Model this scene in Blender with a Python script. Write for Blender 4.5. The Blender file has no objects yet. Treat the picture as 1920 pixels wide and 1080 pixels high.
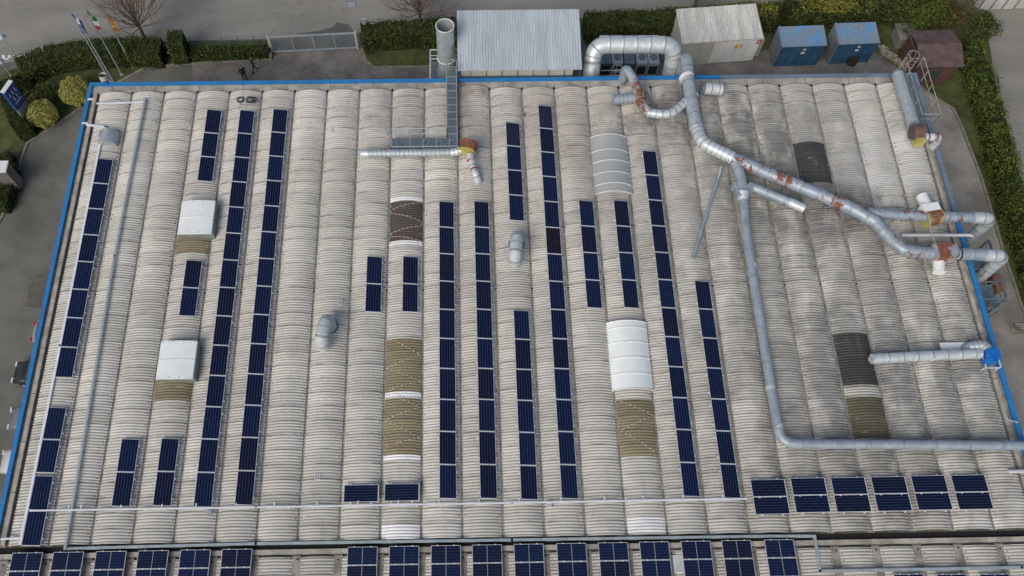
import bpy, math, random
from mathutils import Vector, Matrix
import numpy as np
random.seed(7)
R = random.Random(11)
PI = math.pi
scene = bpy.context.scene
COL = scene.collection
# ------------------------------------------------------------------ survey camera (solved from the roof grid)
CX, CY, CH, PIT, YAW, ROL, FPX = 23.4315, -8.1935, 46.3828, 1.1657, .0254, .0083, 1532.47
PPX, PPY = 960-71.087, 540+111.854
W = 2.3075            # bay of the barrel vaults
GZ = -7.0             # yard level (z = 0 is the roof gutter level)
_cy, _sy = math.cos(YAW), math.sin(YAW)
FW = Vector((_sy*math.cos(PIT), _cy*math.cos(PIT), -math.sin(PIT)))
_rt = Vector((_cy, -_sy, 0)); _up = _rt.cross(FW)
RT = _rt*math.cos(ROL)+_up*math.sin(ROL); UP = -_rt*math.sin(ROL)+_up*math.cos(ROL)
def P(px, py, z=0.0):
    """surveyed point: where the sight line of a measured point meets the level z"""
    d = FW+RT*((px-PPX)/FPX)-UP*((py-PPY)/FPX)
    t = (z-CH)/d.z
    return Vector((CX+d.x*t, CY+d.y*t, z))
def J(p):
    d = Vector(p)-Vector((CX, CY, CH)); z = d.dot(FW)
    return (PPX+FPX*d.dot(RT)/z, PPY-FPX*d.dot(UP)/z)
def ztop(base, py):
    lo, hi = base[2], base[2]+25
    for _ in range(40):
        m = (lo+hi)/2
        if J((base[0], base[1], m))[1] > py: lo = m
        else: hi = m
    return lo
# ------------------------------------------------------------------ materials
def nt(name):
    m = bpy.data.materials.new(name); m.use_nodes = True
    t = m.node_tree; b = t.nodes['Principled BSDF']
    return m, t, b
def N(t, typ, **kw):
    n = t.nodes.new(typ)
    for k, v in kw.items():
        if k.startswith('i_'): n.inputs[k[2:].replace('_', ' ')].default_value = v
        else: setattr(n, k, v)
    return n
def pos(t, world=True):
    if world: return N(t, 'ShaderNodeNewGeometry').outputs['Position']
    return N(t, 'ShaderNodeTexCoord').outputs['Object']
def noise(t, vec, scale, detail=4, rough=.6, mul=None):
    if mul:
        m = N(t, 'ShaderNodeVectorMath', operation='MULTIPLY'); t.links.new(vec, m.inputs[0]); m.inputs[1].default_value = mul; vec = m.outputs[0]
    n = N(t, 'ShaderNodeTexNoise'); n.inputs['Scale'].default_value = scale; n.inputs['Detail'].default_value = detail; n.inputs['Roughness'].default_value = rough
    t.links.new(vec, n.inputs['Vector']); return n.outputs['Fac']
def mrange(t, v, a, b, c=0., d=1., smooth=True):
    n = N(t, 'ShaderNodeMapRange'); n.interpolation_type = 'SMOOTHSTEP' if smooth else 'LINEAR'
    t.links.new(v, n.inputs['Value'])
    for k, x in zip(('From Min', 'From Max', 'To Min', 'To Max'), (a, b, c, d)): n.inputs[k].default_value = x
    return n.outputs[0]
def math_(t, op, a, b=None):
    n = N(t, 'ShaderNodeMath', operation=op)
    for i, x in enumerate((a, b)):
        if x is None: continue
        if isinstance(x, (int, float)): n.inputs[i].default_value = x
        else: t.links.new(x, n.inputs[i])
    return n.outputs[0]
def mixc(t, f, a, b, blend='MIX'):
    n = N(t, 'ShaderNodeMix', data_type='RGBA', blend_type=blend)
    for s, x in ((0, f), (6, a), (7, b)):
        if isinstance(x, (int, float)): n.inputs[s].default_value = x
        elif isinstance(x, tuple): n.inputs[s].default_value = x if len(x) == 4 else x+(1,)
        else: t.links.new(x, n.inputs[s])
    return n.outputs[2]
def bump(t, b, h, strength=.3, dist=.02):
    n = N(t, 'ShaderNodeBump'); n.inputs['Strength'].default_value = strength; n.inputs['Distance'].default_value = dist
    t.links.new(h, n.inputs['Height']); t.links.new(n.outputs[0], b.inputs['Normal'])
def mat(name, col, rough=.7, metal=0., var=.25, scale=2., world=True, second=None, fine=30., bmp=.0, spec=None, mul=None):
    m, t, b = nt(name); p = pos(t, world)
    n1 = noise(t, p, scale, 5, .65, mul); n2 = noise(t, p, fine, 2, .5)
    f = mrange(t, n1, .3, .7)
    dark = tuple(c*(1-var) for c in col); lite = tuple(min(1, c*(1+var)) for c in col)
    c = mixc(t, f, second or dark, lite)
    g = mrange(t, n2, .3, .7, 1-var*.35, 1+var*.35)
    cc = N(t, 'ShaderNodeVectorMath', operation='SCALE'); t.links.new(c, cc.inputs[0]); t.links.new(g, cc.inputs['Scale'])
    t.links.new(cc.outputs[0], b.inputs['Base Color'])
    b.inputs['Roughness'].default_value = rough; b.inputs['Metallic'].default_value = metal
    if spec is not None: b.inputs['Specular IOR Level'].default_value = spec
    if bmp: bump(t, b, n2, bmp)
    return m
M = {}
def blob(t, p, cx, cy, rx, ry, rag=None):
    s = N(t, 'ShaderNodeVectorMath', operation='SUBTRACT'); t.links.new(p, s.inputs[0]); s.inputs[1].default_value = (cx, cy, 0)
    q = N(t, 'ShaderNodeVectorMath', operation='MULTIPLY'); t.links.new(s.outputs[0], q.inputs[0]); q.inputs[1].default_value = (1/rx, 1/ry, 0)
    l = N(t, 'ShaderNodeVectorMath', operation='LENGTH'); t.links.new(q.outputs[0], l.inputs[0])
    v = l.outputs['Value']
    if rag is not None: v = math_(t, 'ADD', v, math_(t, 'MULTIPLY', math_(t, 'SUBTRACT', rag, .5), 1.5))
    return mrange(t, v, 1.15, .35)
def fibre(name, base, dirt=1.0, blobs=True):
    m, t, b = nt(name); p = pos(t)
    sep = N(t, 'ShaderNodeSeparateXYZ'); t.links.new(p, sep.inputs[0])
    vi = math_(t, 'FLOOR', math_(t, 'DIVIDE', sep.outputs[0], W))
    si = math_(t, 'FLOOR', math_(t, 'DIVIDE', sep.outputs[1], 0.885))
    cmb = N(t, 'ShaderNodeCombineXYZ'); t.links.new(vi, cmb.inputs[0]); t.links.new(si, cmb.inputs[1])
    wn = N(t, 'ShaderNodeTexWhiteNoise', noise_dimensions='3D'); t.links.new(cmb.outputs[0], wn.inputs['Vector'])
    cm2 = N(t, 'ShaderNodeCombineXYZ'); t.links.new(vi, cm2.inputs[0])
    wv = N(t, 'ShaderNodeTexWhiteNoise', noise_dimensions='3D'); t.links.new(cm2.outputs[0], wv.inputs['Vector'])
    ny = noise(t, p, 1.1, 4, .6, (.5, 2.2, 1))
    big = noise(t, p, .16, 4, .6)
    finen = noise(t, p, 9., 4, .7, (.45, 3., 1))
    c = mixc(t, mrange(t, big, .35, .65), tuple(x*.88 for x in base), tuple(min(1, x*1.08) for x in base))
    tone = math_(t, 'ADD', mrange(t, wn.outputs['Value'], 0, 1, -.09, .07, False), mrange(t, wv.outputs['Value'], 0, 1, -.05, .05, False))
    tone = math_(t, 'ADD', tone, mrange(t, ny, .3, .7, -.09*dirt, .06))
    tone = math_(t, 'ADD', tone, mrange(t, finen, .3, .7, -.06, .05))
    tone = math_(t, 'ADD', tone, 1.0)
    # laps between sheets gather a broken dirty line
    fr = math_(t, 'FRACT', math_(t, 'DIVIDE', sep.outputs[1], 0.885))
    lap = mrange(t, math_(t, 'ABSOLUTE', math_(t, 'SUBTRACT', math_(t, 'FRACT', math_(t, 'ADD', math_(t, 'DIVIDE', sep.outputs[1], 0.885), .5)), .5)), .085, .03)
    lap = math_(t, 'MULTIPLY', lap, math_(t, 'ADD', .22, mrange(t, noise(t, p, .9, 3, .6, (.7, 1.7, 1)), .40, .66)))
    c = mixc(t, math_(t, 'MULTIPLY', lap, .50*dirt), c, (.09, .085, .075))
    ridge_hl = math_(t, 'MULTIPLY', mrange(t, math_(t, 'ABSOLUTE', math_(t, 'SUBTRACT', fr, .55)), .06, .03), mrange(t, noise(t, p, .8, 2, .5, (1.1, .9, 1)), .66, .70))  # scattered bright segments, highlights on the ridges painted into the colour
    c = mixc(t, math_(t, 'MULTIPLY', ridge_hl, .6), c, (.80, .80, .78))
    # lichen and ochre run-off on the crowns
    och = math_(t, 'MULTIPLY', mrange(t, noise(t, p, .55, 4, .65, (2.2, .7, 1)), .56, .74), .30)
    c = mixc(t, och, c, (.33, .25, .15))
    if blobs:
        rag = noise(t, p, .45, 5, .7)
        s1 = mrange(t, noise(t, p, .45, 4, .6, (1.5, .8, 1)), .28, .60); s2 = mrange(t, noise(t, p, 3.2, 3, .6, (.2, 1.6, 1)), .30, .62, .55, 1.)
        s3 = mrange(t, wn.outputs['Value'], 0, 1, .55, 1., False)
        streak = math_(t, 'MULTIPLY', math_(t, 'MULTIPLY', s1, s2), s3)
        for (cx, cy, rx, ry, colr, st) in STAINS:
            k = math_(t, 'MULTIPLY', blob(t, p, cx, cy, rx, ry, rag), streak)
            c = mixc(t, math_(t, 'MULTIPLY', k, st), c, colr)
    s = N(t, 'ShaderNodeVectorMath', operation='SCALE'); t.links.new(c, s.inputs[0]); t.links.new(tone, s.inputs['Scale'])
    t.links.new(s.outputs[0], b.inputs['Base Color'])
    b.inputs['Roughness'].default_value = .82; b.inputs['Specular IOR Level'].default_value = .35
    return m
def S(px, py): q = P(px, py, .2); return q.x, q.y
STAINS = [
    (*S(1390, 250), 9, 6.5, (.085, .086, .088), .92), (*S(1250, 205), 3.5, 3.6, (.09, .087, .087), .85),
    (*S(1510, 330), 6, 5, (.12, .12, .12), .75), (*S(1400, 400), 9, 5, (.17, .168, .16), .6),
    (*S(1060, 215), 5, 5, (.27, .20, .18), .55), (*S(790, 215), 6.5, 4, (.15, .145, .14), .65),
    (*S(1590, 560), 14, 16, (.19, .19, .185), .85), (*S(1650, 300), 4.5, 4, (.66, .67, .68), .8),
    (*S(1560, 230), 5, 4.5, (.45, .44, .42), .6), (*S(1700, 760), 9, 7, (.17, .172, .18), .7),
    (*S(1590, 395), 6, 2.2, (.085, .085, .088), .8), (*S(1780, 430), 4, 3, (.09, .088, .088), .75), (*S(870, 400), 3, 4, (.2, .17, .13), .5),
    (*S(1120, 330), 3, 6, (.2, .175, .16), .5), (*S(1550, 900), 12, 4, (.2, .19, .165), .6), (*S(1270, 350), 3.5, 6, (.5, .49, .47), .55)]
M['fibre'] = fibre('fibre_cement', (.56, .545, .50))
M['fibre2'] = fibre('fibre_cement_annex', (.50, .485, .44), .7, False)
M['tapered'] = mat('faded_tape_red', (.40, .17, .14), .7, var=.2)
M['tapew'] = mat('faded_tape_white', (.66, .62, .55), .7, var=.15)
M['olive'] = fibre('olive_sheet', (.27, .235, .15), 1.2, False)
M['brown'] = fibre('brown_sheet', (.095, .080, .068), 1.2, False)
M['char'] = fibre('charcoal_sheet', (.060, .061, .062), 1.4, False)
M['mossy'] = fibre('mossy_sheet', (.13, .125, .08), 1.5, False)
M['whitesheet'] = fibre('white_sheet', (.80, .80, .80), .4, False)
M['conc'] = mat('gutter_concrete', (.27, .248, .215), .9, var=.35, scale=1.4, fine=14, bmp=.3)
M['concl'] = mat('pale_concrete', (.37, .345, .30), .9, var=.3, scale=1.1, fine=14, bmp=.3)
M['concd'] = mat('dark_gutter', (.12, .11, .095), .95, var=.4, scale=1.8, fine=12)
M['wall'] = mat('precast_wall', (.45, .44, .41), .85, var=.15, scale=.6)
M['hole'] = mat('hole_dark', (.012, .012, .012), .9, var=.2)
M['blue'] = mat('blue_coping_paint', (.014, .185, .48), .5, var=.16, scale=.5, fine=5, second=(.03, .17, .40))
M['bluegrey'] = mat('faded_blue_coping', (.12, .19, .28), .6, var=.3, scale=.7, second=(.14, .16, .19))
M['curbg'] = mat('skylight_curb_grey', (.20, .22, .215), .7, var=.15)
M['cowl'] = mat('matte_cowl', (.47, .53, .55), .6, .1, var=.12, scale=3)
M['bluepaint'] = mat('fan_blue_paint', (.006, .14, .48), .4, var=.15)
M['white'] = mat('white_paint', (.72, .73, .73), .5, var=.08, scale=1.5)
M['tray'] = mat('white_tray', (.84, .88, .93), .4, .2, var=.08, scale=1.5)
M['pvw'] = mat('white_rail', (.82, .84, .88), .4, .3, var=.06)
M['alu'] = mat('aluminium', (.60, .62, .66), .35, .6, var=.08)
M['pvframe'] = mat('panel_frame', (.62, .64, .68), .4, .15, var=.05)
M['seam'] = mat('duct_seam', (.27, .31, .35), .6, .3, var=.2)
M['galv'] = mat('galvanised', (.41, .47, .50), .5, .35, var=.14, scale=2.5, fine=20)
M['galvb'] = mat('bright_galvanised', (.60, .65, .68), .42, .35, var=.12, scale=3, fine=18)
M['galvd'] = mat('dull_blue_duct', (.33, .39, .45), .55, .3, var=.16, scale=2.0, fine=18)
M['grate'] = mat('walkway_grating', (.17, .21, .235), .6, .4, var=.3, scale=6)
M['steelb'] = mat('bluish_steel', (.17, .24, .28), .5, .5, var=.2)
M['whiteduct'] = mat('white_duct', (.62, .64, .66), .45, .25, var=.12, scale=2)
M['black'] = mat('black_cable', (.015, .015, .016), .6, var=.2)
M['rubber'] = mat('black_rubber', (.018, .018, .018), .8, var=.3)
M['yellow'] = mat('worn_yellow', (.42, .38, .10), .7, var=.3)
M['red'] = mat('red_marks', (.5, .04, .05), .6, var=.2)
M['rustp'] = mat('rust_plate', (.22, .08, .05), .85, var=.35, scale=3, fine=14, bmp=.3)
def rusty(name, base, amt):
    m, t, b = nt(name); p = pos(t)
    n = noise(t, p, .95, 6, .72); n2 = noise(t, p, 7., 4, .7); v = noise(t, p, 2.2, 3, .6)
    c = mixc(t, mrange(t, v, .3, .7), tuple(x*.82 for x in base), tuple(x*1.12 for x in base))
    k = mrange(t, math_(t, 'ADD', n, math_(t, 'MULTIPLY', math_(t, 'SUBTRACT', n2, .5), .22)), amt, amt+.02)
    rc = mixc(t, mrange(t, n2, .35, .65), (.13, .05, .032), (.25, .11, .065))
    c = mixc(t, k, c, rc); t.links.new(c, b.inputs['Base Color'])
    r = mrange(t, k, 0, 1, .5, .9); t.links.new(r, b.inputs['Roughness']); mt = mrange(t, k, 0, 1, .3, 0.); t.links.new(mt, b.inputs['Metallic'])
    return m
M['rusty'] = rusty('peeling_duct', (.33, .39, .46), .553)
M['rustier'] = rusty('very_rusty_duct', (.44, .46, .50), .50)
M['rustcase'] = rusty('rusty_fan_case', (.48, .40, .20), .44)
M['asph'] = mat('yard_asphalt', (.128, .126, .115), .92, var=.28, scale=.22, fine=9, bmp=.2)
M['road'] = mat('road_asphalt', (.245, .236, .213), .92, var=.14, scale=.25, fine=10, mul=(.5, 1.6, 1))
for _k in ('asph', 'road'):
    _m = M[_k]; _t = _m.node_tree; _b = _t.nodes['Principled BSDF']; _src = _b.inputs['Base Color'].links[0].from_socket; _p = pos(_t)
    _w = N(_t, 'ShaderNodeTexNoise'); _w.inputs['Scale'].default_value = .5; _t.links.new(_p, _w.inputs['Vector'])
    _a = N(_t, 'ShaderNodeVectorMath', operation='ADD'); _t.links.new(_p, _a.inputs[0]); _sc = N(_t, 'ShaderNodeVectorMath', operation='SCALE'); _t.links.new(_w.outputs['Color'], _sc.inputs[0]); _sc.inputs['Scale'].default_value = 3.5; _t.links.new(_sc.outputs[0], _a.inputs[1])
    _v = N(_t, 'ShaderNodeTexVoronoi', feature='DISTANCE_TO_EDGE'); _v.inputs['Scale'].default_value = .13; _t.links.new(_a.outputs[0], _v.inputs['Vector'])
    _l = math_(_t, 'MULTIPLY', mrange(_t, _v.outputs['Distance'], .008, .002), mrange(_t, noise(_t, _p, .25, 3, .6), .48, .58))
    _st = mrange(_t, noise(_t, _p, .9, 5, .75), .60, .74, 0, .30)
    _c = mixc(_t, _st, _src, (.06, .058, .052)); _c = mixc(_t, math_(_t, 'MULTIPLY', _l, .22), _c, (.045, .043, .04)); _t.links.new(_c, _b.inputs['Base Color'])
M['patch'] = mat('asphalt_patch', (.115, .110, .102), .9, var=.2, scale=1.2)
M['yardc'] = mat('yard_concrete', (.27, .255, .23), .9, var=.25, scale=.28, fine=6, second=(.16, .153, .14))
M['drive'] = mat('worn_drive', (.165, .156, .145), .92, var=.35, scale=.45, fine=8)
M['kerb'] = mat('kerb_stone', (.22, .205, .175), .9, var=.3, scale=3)
M['grass'] = mat('lawn', (.060, .075, .020), .95, var=.45, scale=.8, fine=22, second=(.032, .040, .014), bmp=.8)
M['leaf'] = mat('hedge_leaf', (.070, .082, .026), .8, spec=.15, var=.65, scale=2.2, fine=9, second=(.026, .038, .011))
M['leafb'] = mat('bright_hedge_leaf', (.085, .105, .022), .8, spec=.15, var=.6, scale=1.0, fine=7, second=(.035, .055, .012))
M['leafd'] = mat('dark_leaf', (.026, .036, .012), .85, spec=.1, var=.6, scale=2, fine=8)
M['leafy'] = mat('golden_leaf', (.34, .34, .10), .8, spec=.15, var=.35, scale=3, fine=12, second=(.26, .26, .075))
M['leafo'] = mat('ochre_leaf', (.10, .085, .03), .8, spec=.15, var=.5, scale=2, fine=9)
M['leafg'] = mat('yellow_green_leaf', (.20, .20, .035), .8, spec=.15, var=.4, scale=2, fine=8)
M['bark'] = mat('bark', (.10, .075, .055), .9, var=.3, scale=5)
M['twig'] = mat('reddish_twig', (.19, .135, .105), .9, var=.3, scale=5)
M['stone'] = mat('rough_stone', (.26, .24, .20), .95, var=.5, scale=2.5, fine=7, bmp=.6)
M['roofsh'] = mat('shed_roof_sheet', (.52, .58, .62), .5, .2, var=.13, scale=.55, fine=5, mul=(2.6, .35, 1))
M['hutroof'] = mat('hut_roof_sheet', (.62, .61, .57), .6, .1, var=.22, scale=.6, fine=5, mul=(2.4, .4, 1))
M['hutwall'] = mat('hut_wall', (.46, .45, .40), .7, var=.12, scale=.8)
M['hutdoor'] = mat('hut_door', (.66, .67, .67), .5, var=.08, scale=.8)
M['contr'] = mat('container_roof', (.07, .22, .42), .65, var=.3, scale=.7, second=(.23, .25, .26), fine=5)
M['contw'] = mat('container_wall', (.025, .085, .17), .6, var=.3, scale=.9, fine=6)
M['conte'] = mat('container_end', (.16, .18, .19), .7, var=.3, scale=.9, fine=6)
M['shedr'] = mat('brown_roof', (.13, .085, .085), .85, var=.25, scale=1.2, fine=8)
M['shedw'] = mat('brown_boards', (.09, .045, .035), .85, var=.35, scale=2.0, mul=(4, 4, .6))
M['skyw'] = mat('opal_white', (.82, .86, .86), .35, var=.05, scale=1.0)
M['signb'] = mat('sign_blue', (.012, .05, .22), .4, var=.1)
M['signy'] = mat('sign_yellow', (.7, .5, .03), .5, var=.1)
M['skin'] = mat('skin', (.45, .28, .20), .6, var=.1)
M['cloth'] = mat('black_clothes', (.014, .014, .017), .85, var=.3)
M['jeans'] = mat('dark_trousers', (.018, .020, .028), .85, var=.3)
M['shoe'] = mat('shoe', (.03, .028, .026), .6, var=.2)
M['hair'] = mat('dark_hair', (.018, .013, .010), .6, var=.3)
M['fgreen'] = mat('flag_green', (.02, .16, .06), .8, var=.1)
M['fwhite'] = mat('flag_white', (.62, .62, .60), .8, var=.1)
M['fred'] = mat('flag_red', (.42, .04, .05), .8, var=.1)
M['fblue'] = mat('flag_blue', (.02, .06, .34), .8, var=.1)
M['forange'] = mat('flag_orange', (.46, .14, .06), .8, var=.2)
M['fgold'] = mat('flag_gold', (.6, .42, .05), .8, var=.1)
M['tyre'] = M['rubber']
for k, c in (('carw', (.62, .63, .64)), ('carg', (.17, .18, .20)), ('carb', (.02, .021, .023)), ('cars', (.34, .33, .33))):
    m = mat('car_paint_'+k[-1], c, .25, .2, var=.04); m.node_tree.nodes['Principled BSDF'].inputs['Coat Weight'].default_value = .6; M[k] = m
m, t, b = nt('car_glass'); b.inputs['Base Color'].default_value = (.045, .055, .065, 1); b.inputs['Roughness'].default_value = .08; M['glass'] = m
m, t, b = nt('lamp_red'); b.inputs['Base Color'].default_value = (.45, .02, .02, 1); b.inputs['Roughness'].default_value = .2; M['lampr'] = m
m, t, b = nt('lamp_clear'); b.inputs['Base Color'].default_value = (.6, .62, .65, 1); b.inputs['Roughness'].default_value = .15; M['lampw'] = m
# clear arched skylight
m, t, b = nt('clear_polycarbonate'); b.inputs['Base Color'].default_value = (.62, .64, .64, 1); b.inputs['Roughness'].default_value = .25
b.inputs['Alpha'].default_value = .38; M['clear'] = m
# photovoltaic cells: fine bus-bar lines on dark glass (object coordinates)
def pvmat(name, col, vertical=True, L=(.94, 1.90), half=False):
    m, t, b = nt(name); p = pos(t, False)
    sep = N(t, 'ShaderNodeSeparateXYZ'); t.links.new(p, sep.inputs[0])
    def lines(o, pitch, w, off=0.):
        f = math_(t, 'FRACT', math_(t, 'ADD', math_(t, 'DIVIDE', o, pitch), .5+off))
        d = math_(t, 'ABSOLUTE', math_(t, 'SUBTRACT', f, .5))
        return mrange(t, d, w/pitch, w*.4/pitch)
    if not half:
        l1 = lines(sep.outputs[0], .158, .0085, 0.)       # gaps between the six cell strings
        l = math_(t, 'MULTIPLY', l1, .42)
    else:
        l1 = lines(sep.outputs[1], .158, .006, 0.); l2 = lines(sep.outputs[0], .0795, .005, .5)
        dots = math_(t, 'MULTIPLY', mrange(t, math_(t, 'ADD', l1, l2), 1.2, 1.8), 1.)
        l = math_(t, 'MAXIMUM', math_(t, 'MULTIPLY', l1, .30), math_(t, 'MAXIMUM', math_(t, 'MULTIPLY', l2, .16), dots))
    n = noise(t, p, 3., 2, .5)
    c = mixc(t, mrange(t, n, .3, .7), tuple(x*.85 for x in col), tuple(x*1.15 for x in col))
    c = mixc(t, l, c, (.20, .24, .36))
    t.links.new(c, b.inputs['Base Color'])
    b.inputs['Roughness'].default_value = .16; b.inputs['Specular IOR Level'].default_value = .28
    return m
PV = {'navy': (.0042, .0088, .034), 'blue': (.0045, .0115, .045), 'violet': (.0052, .0078, .027), 'brownish': (.009, .0065, .012), 'slate': (.015, .017, .036)}
for k, c in PV.items(): M['pv_'+k] = pvmat('pv_'+k, c)
for k in ('navy', 'blue', 'violet'): M['pvh_'+k] = pvmat('pv_half_'+k, PV[k], half=True)
# ------------------------------------------------------------------ mesh helpers
class MB:
    def __init__(s): s.v = []; s.f = []; s.m = []; s.mi = 0; s.sm = []; s.smooth = False
    def add(s, vs, fs):
        o = len(s.v); s.v += [tuple(v) for v in vs]
        for f in fs: s.f.append(tuple(i+o for i in f)); s.m.append(s.mi); s.sm.append(s.smooth)
    def box(s, a, b):
        (x0, y0, z0), (x1, y1, z1) = a, b
        s.add([(x0, y0, z0), (x1, y0, z0), (x1, y1, z0), (x0, y1, z0), (x0, y0, z1), (x1, y0, z1), (x1, y1, z1), (x0, y1, z1)],
              [(0, 3, 2, 1), (4, 5, 6, 7), (0, 1, 5, 4), (1, 2, 6, 5), (2, 3, 7, 6), (3, 0, 4, 7)])
    def boxm(s, size, mtx):
        hx, hy, hz = size[0]/2, size[1]/2, size[2]/2
        vs = [mtx @ Vector((x*hx, y*hy, z*hz)) for z in (-1, 1) for (x, y) in ((-1, -1), (1, -1), (1, 1), (-1, 1))]
        s.add(vs, [(0, 3, 2, 1), (4, 5, 6, 7), (0, 1, 5, 4), (1, 2, 6, 5), (2, 3, 7, 6), (3, 0, 4, 7)])
    def bar(s, a, b, w, h=None):
        a = Vector(a); b = Vector(b); h = h or w; d = b-a; L = d.length
        if L < 1e-6: return
        z = d.normalized(); x = Vector((0, 0, 1)).cross(z)
        x = Vector((1, 0, 0)) if x.length < 1e-3 else x.normalized(); y = z.cross(x)
        m = Matrix((x, y, z)).transposed().to_4x4(); m.translation = (a+b)/2
        s.boxm((w, h, L), m)
    def prism(s, pts, z0, z1):
        n = len(pts); vs = [(p[0], p[1], z0) for p in pts]+[(p[0], p[1], z1) for p in pts]
        area = sum(pts[i][0]*pts[(i+1) % n][1]-pts[(i+1) % n][0]*pts[i][1] for i in range(n))
        if area < 0: vs = vs[:n][::-1]+vs[n:][::-1]
        s.add(vs, [tuple(range(n))[::-1], tuple(range(n, 2*n))]+[(i, (i+1) % n, (i+1) % n+n, i+n) for i in range(n)])
    def sheet(s, pts, z):
        n = len(pts); area = sum(pts[i][0]*pts[(i+1) % n][1]-pts[(i+1) % n][0]*pts[i][1] for i in range(n))
        q = pts if area > 0 else pts[::-1]
        s.add([(p[0], p[1], z) for p in q], [tuple(range(n))])
    def tube(s, pts, rad, seg=16, caps=True, closed=False):
        """pts list of Vectors; rad number or list"""
        pts = [Vector(p) for p in pts]; n = len(pts)
        rs = rad if isinstance(rad, (list, tuple)) else [rad]*n
        t0 = (pts[1]-pts[0]).normalized(); up = Vector((0, 0, 1))
        x = up.cross(t0); x = Vector((1, 0, 0)) if x.length < 1e-3 else x.normalized()
        vs = []; o = 0; sm = s.smooth; s.smooth = True
        for i, p in enumerate(pts):
            t = ((pts[min(i+1, n-1)]-pts[max(i-1, 0)])).normalized()
            x = (x-t*x.dot(t)); x = x.normalized() if x.length > 1e-6 else Vector((1, 0, 0)); y = t.cross(x)
            for k in range(seg):
                a = 2*PI*k/seg; vs.append(p+(x*math.cos(a)+y*math.sin(a))*rs[i])
        fs = [(i*seg+k, i*seg+(k+1) % seg, (i+1)*seg+(k+1) % seg, (i+1)*seg+k) for i in range(n-1) for k in range(seg)]
        s.add(vs, fs)
        if caps:
            s.smooth = False
            s.add(vs[:seg], [tuple(range(seg))[::-1]]); s.add(vs[-seg:], [tuple(range(seg))])
        s.smooth = sm
    def cyl(s, a, b, r, seg=16, caps=True): s.tube([a, b], r, seg, caps)
    def build(s, name, mats, parent=None, loc=None):
        me = bpy.data.meshes.new(name); me.from_pydata(s.v, [], s.f)
        if not isinstance(mats, (list, tuple)): mats = [mats]
        for m in mats: me.materials.append(m)
        if len(mats) > 1: me.polygons.foreach_set('material_index', s.m)
        if any(s.sm): me.polygons.foreach_set('use_smooth', s.sm)
        me.update(); o = bpy.data.objects.new(name, me); COL.objects.link(o)
        if parent is not None: o.parent = parent
        if loc is not None: o.location = loc
        return o
def empty(name, loc=(0, 0, 0)):
    o = bpy.data.objects.new(name, None); COL.objects.link(o); o.location = loc; o.empty_display_size = .3; return o
def tag(o, label=None, cat=None, group=None, kind=None):
    for k, v in (('label', label), ('category', cat), ('group', group), ('kind', kind)):
        if v: o[k] = v
    return o
def thing(name, label, cat, loc=(0, 0, 0), group=None): return tag(empty(name, loc), label, cat, group)
def part(mb, name, mats, root):
    """build a part from world-coordinate geometry under a root that stands at root.location"""
    L = Vector(root.location)
    mb.v = [(v[0]-L.x, v[1]-L.y, v[2]-L.z) for v in mb.v]
    return mb.build(name, mats, root)
def single(mb, name, mats, label, cat, group=None, loc=None):
    xs = [v[0] for v in mb.v]; ys = [v[1] for v in mb.v]; zs = [v[2] for v in mb.v]
    L = loc or ((min(xs)+max(xs))/2, (min(ys)+max(ys))/2, min(zs))
    mb.v = [(v[0]-L[0], v[1]-L[1], v[2]-L[2]) for v in mb.v]
    return tag(mb.build(name, mats, None, L), label, cat, group)
def structure(mb, name, mats): return tag(mb.build(name, mats), kind='structure')
def copy_tree(o, parent=None):
    c = o.copy(); COL.objects.link(c); c.parent = parent
    for ch in o.children: copy_tree(ch, c)
    return c
ORD = ['first', 'second', 'third', 'fourth', 'fifth', 'sixth', 'seventh', 'eighth', 'ninth', 'tenth', 'eleventh', 'twelfth', 'thirteenth', 'fourteenth', 'fifteenth', 'sixteenth', 'seventeenth']
def path(pts, rad=.6, step=.13):
    """polyline with filleted corners, resampled"""
    pts = [Vector(p) for p in pts]; out = [pts[0]]
    for i in range(1, len(pts)-1):
        a, b, c = pts[i-1], pts[i], pts[i+1]; u = (a-b); v = (c-b)
        r = min(rad, u.length*.48, v.length*.48); p0 = b+u.normalized()*r; p1 = b+v.normalized()*r
        for k in range(9):
            t = k/8; out.append(p0*(1-t)**2+b*2*t*(1-t)+p1*t*t)
    out.append(pts[-1]); res = [out[0]]
    for i in range(1, len(out)):
        d = (out[i]-out[i-1]).length
        if d < .02: continue
        k = max(1, int(d/step))
        for j in range(1, k+1): res.append(out[i-1].lerp(out[i], j/k))
    return res
def duct_mb(mb, pts, r, rad=.6, band=1.0, flare=1.05, seg=18, r2=None, rib=False, caps=True):
    q = path(pts, rad, .05 if band and band < .5 else .07); L = 0; rs = []; last = 0; n = len(q); marks = []
    for i, p in enumerate(q):
        if i: L += (q[i]-q[i-1]).length
        rr = r if r2 is None else r+(r2-r)*i/(n-1)
        k = 1.0
        if band and L-last > band: k = 1+(flare-1)*1.15; last = L; marks.append(i)
        if rib and 0 < i < n-1:
            t1 = (q[i]-q[i-1]).normalized(); t2 = (q[i+1]-q[i]).normalized()
            if t1.dot(t2) < .9998 and i % 4 == 0: k = 1.035; marks.append(i)
        rs.append(rr*k)
    rs[0] = rs[0]*1.03; rs[-1] = rs[-1]*1.03
    f0 = len(mb.f); mb.tube(q, rs, seg, caps)
    for i in marks:
        if i < n-1:
            for k in range(seg): mb.m[f0+i*seg+k] = 1
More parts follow.
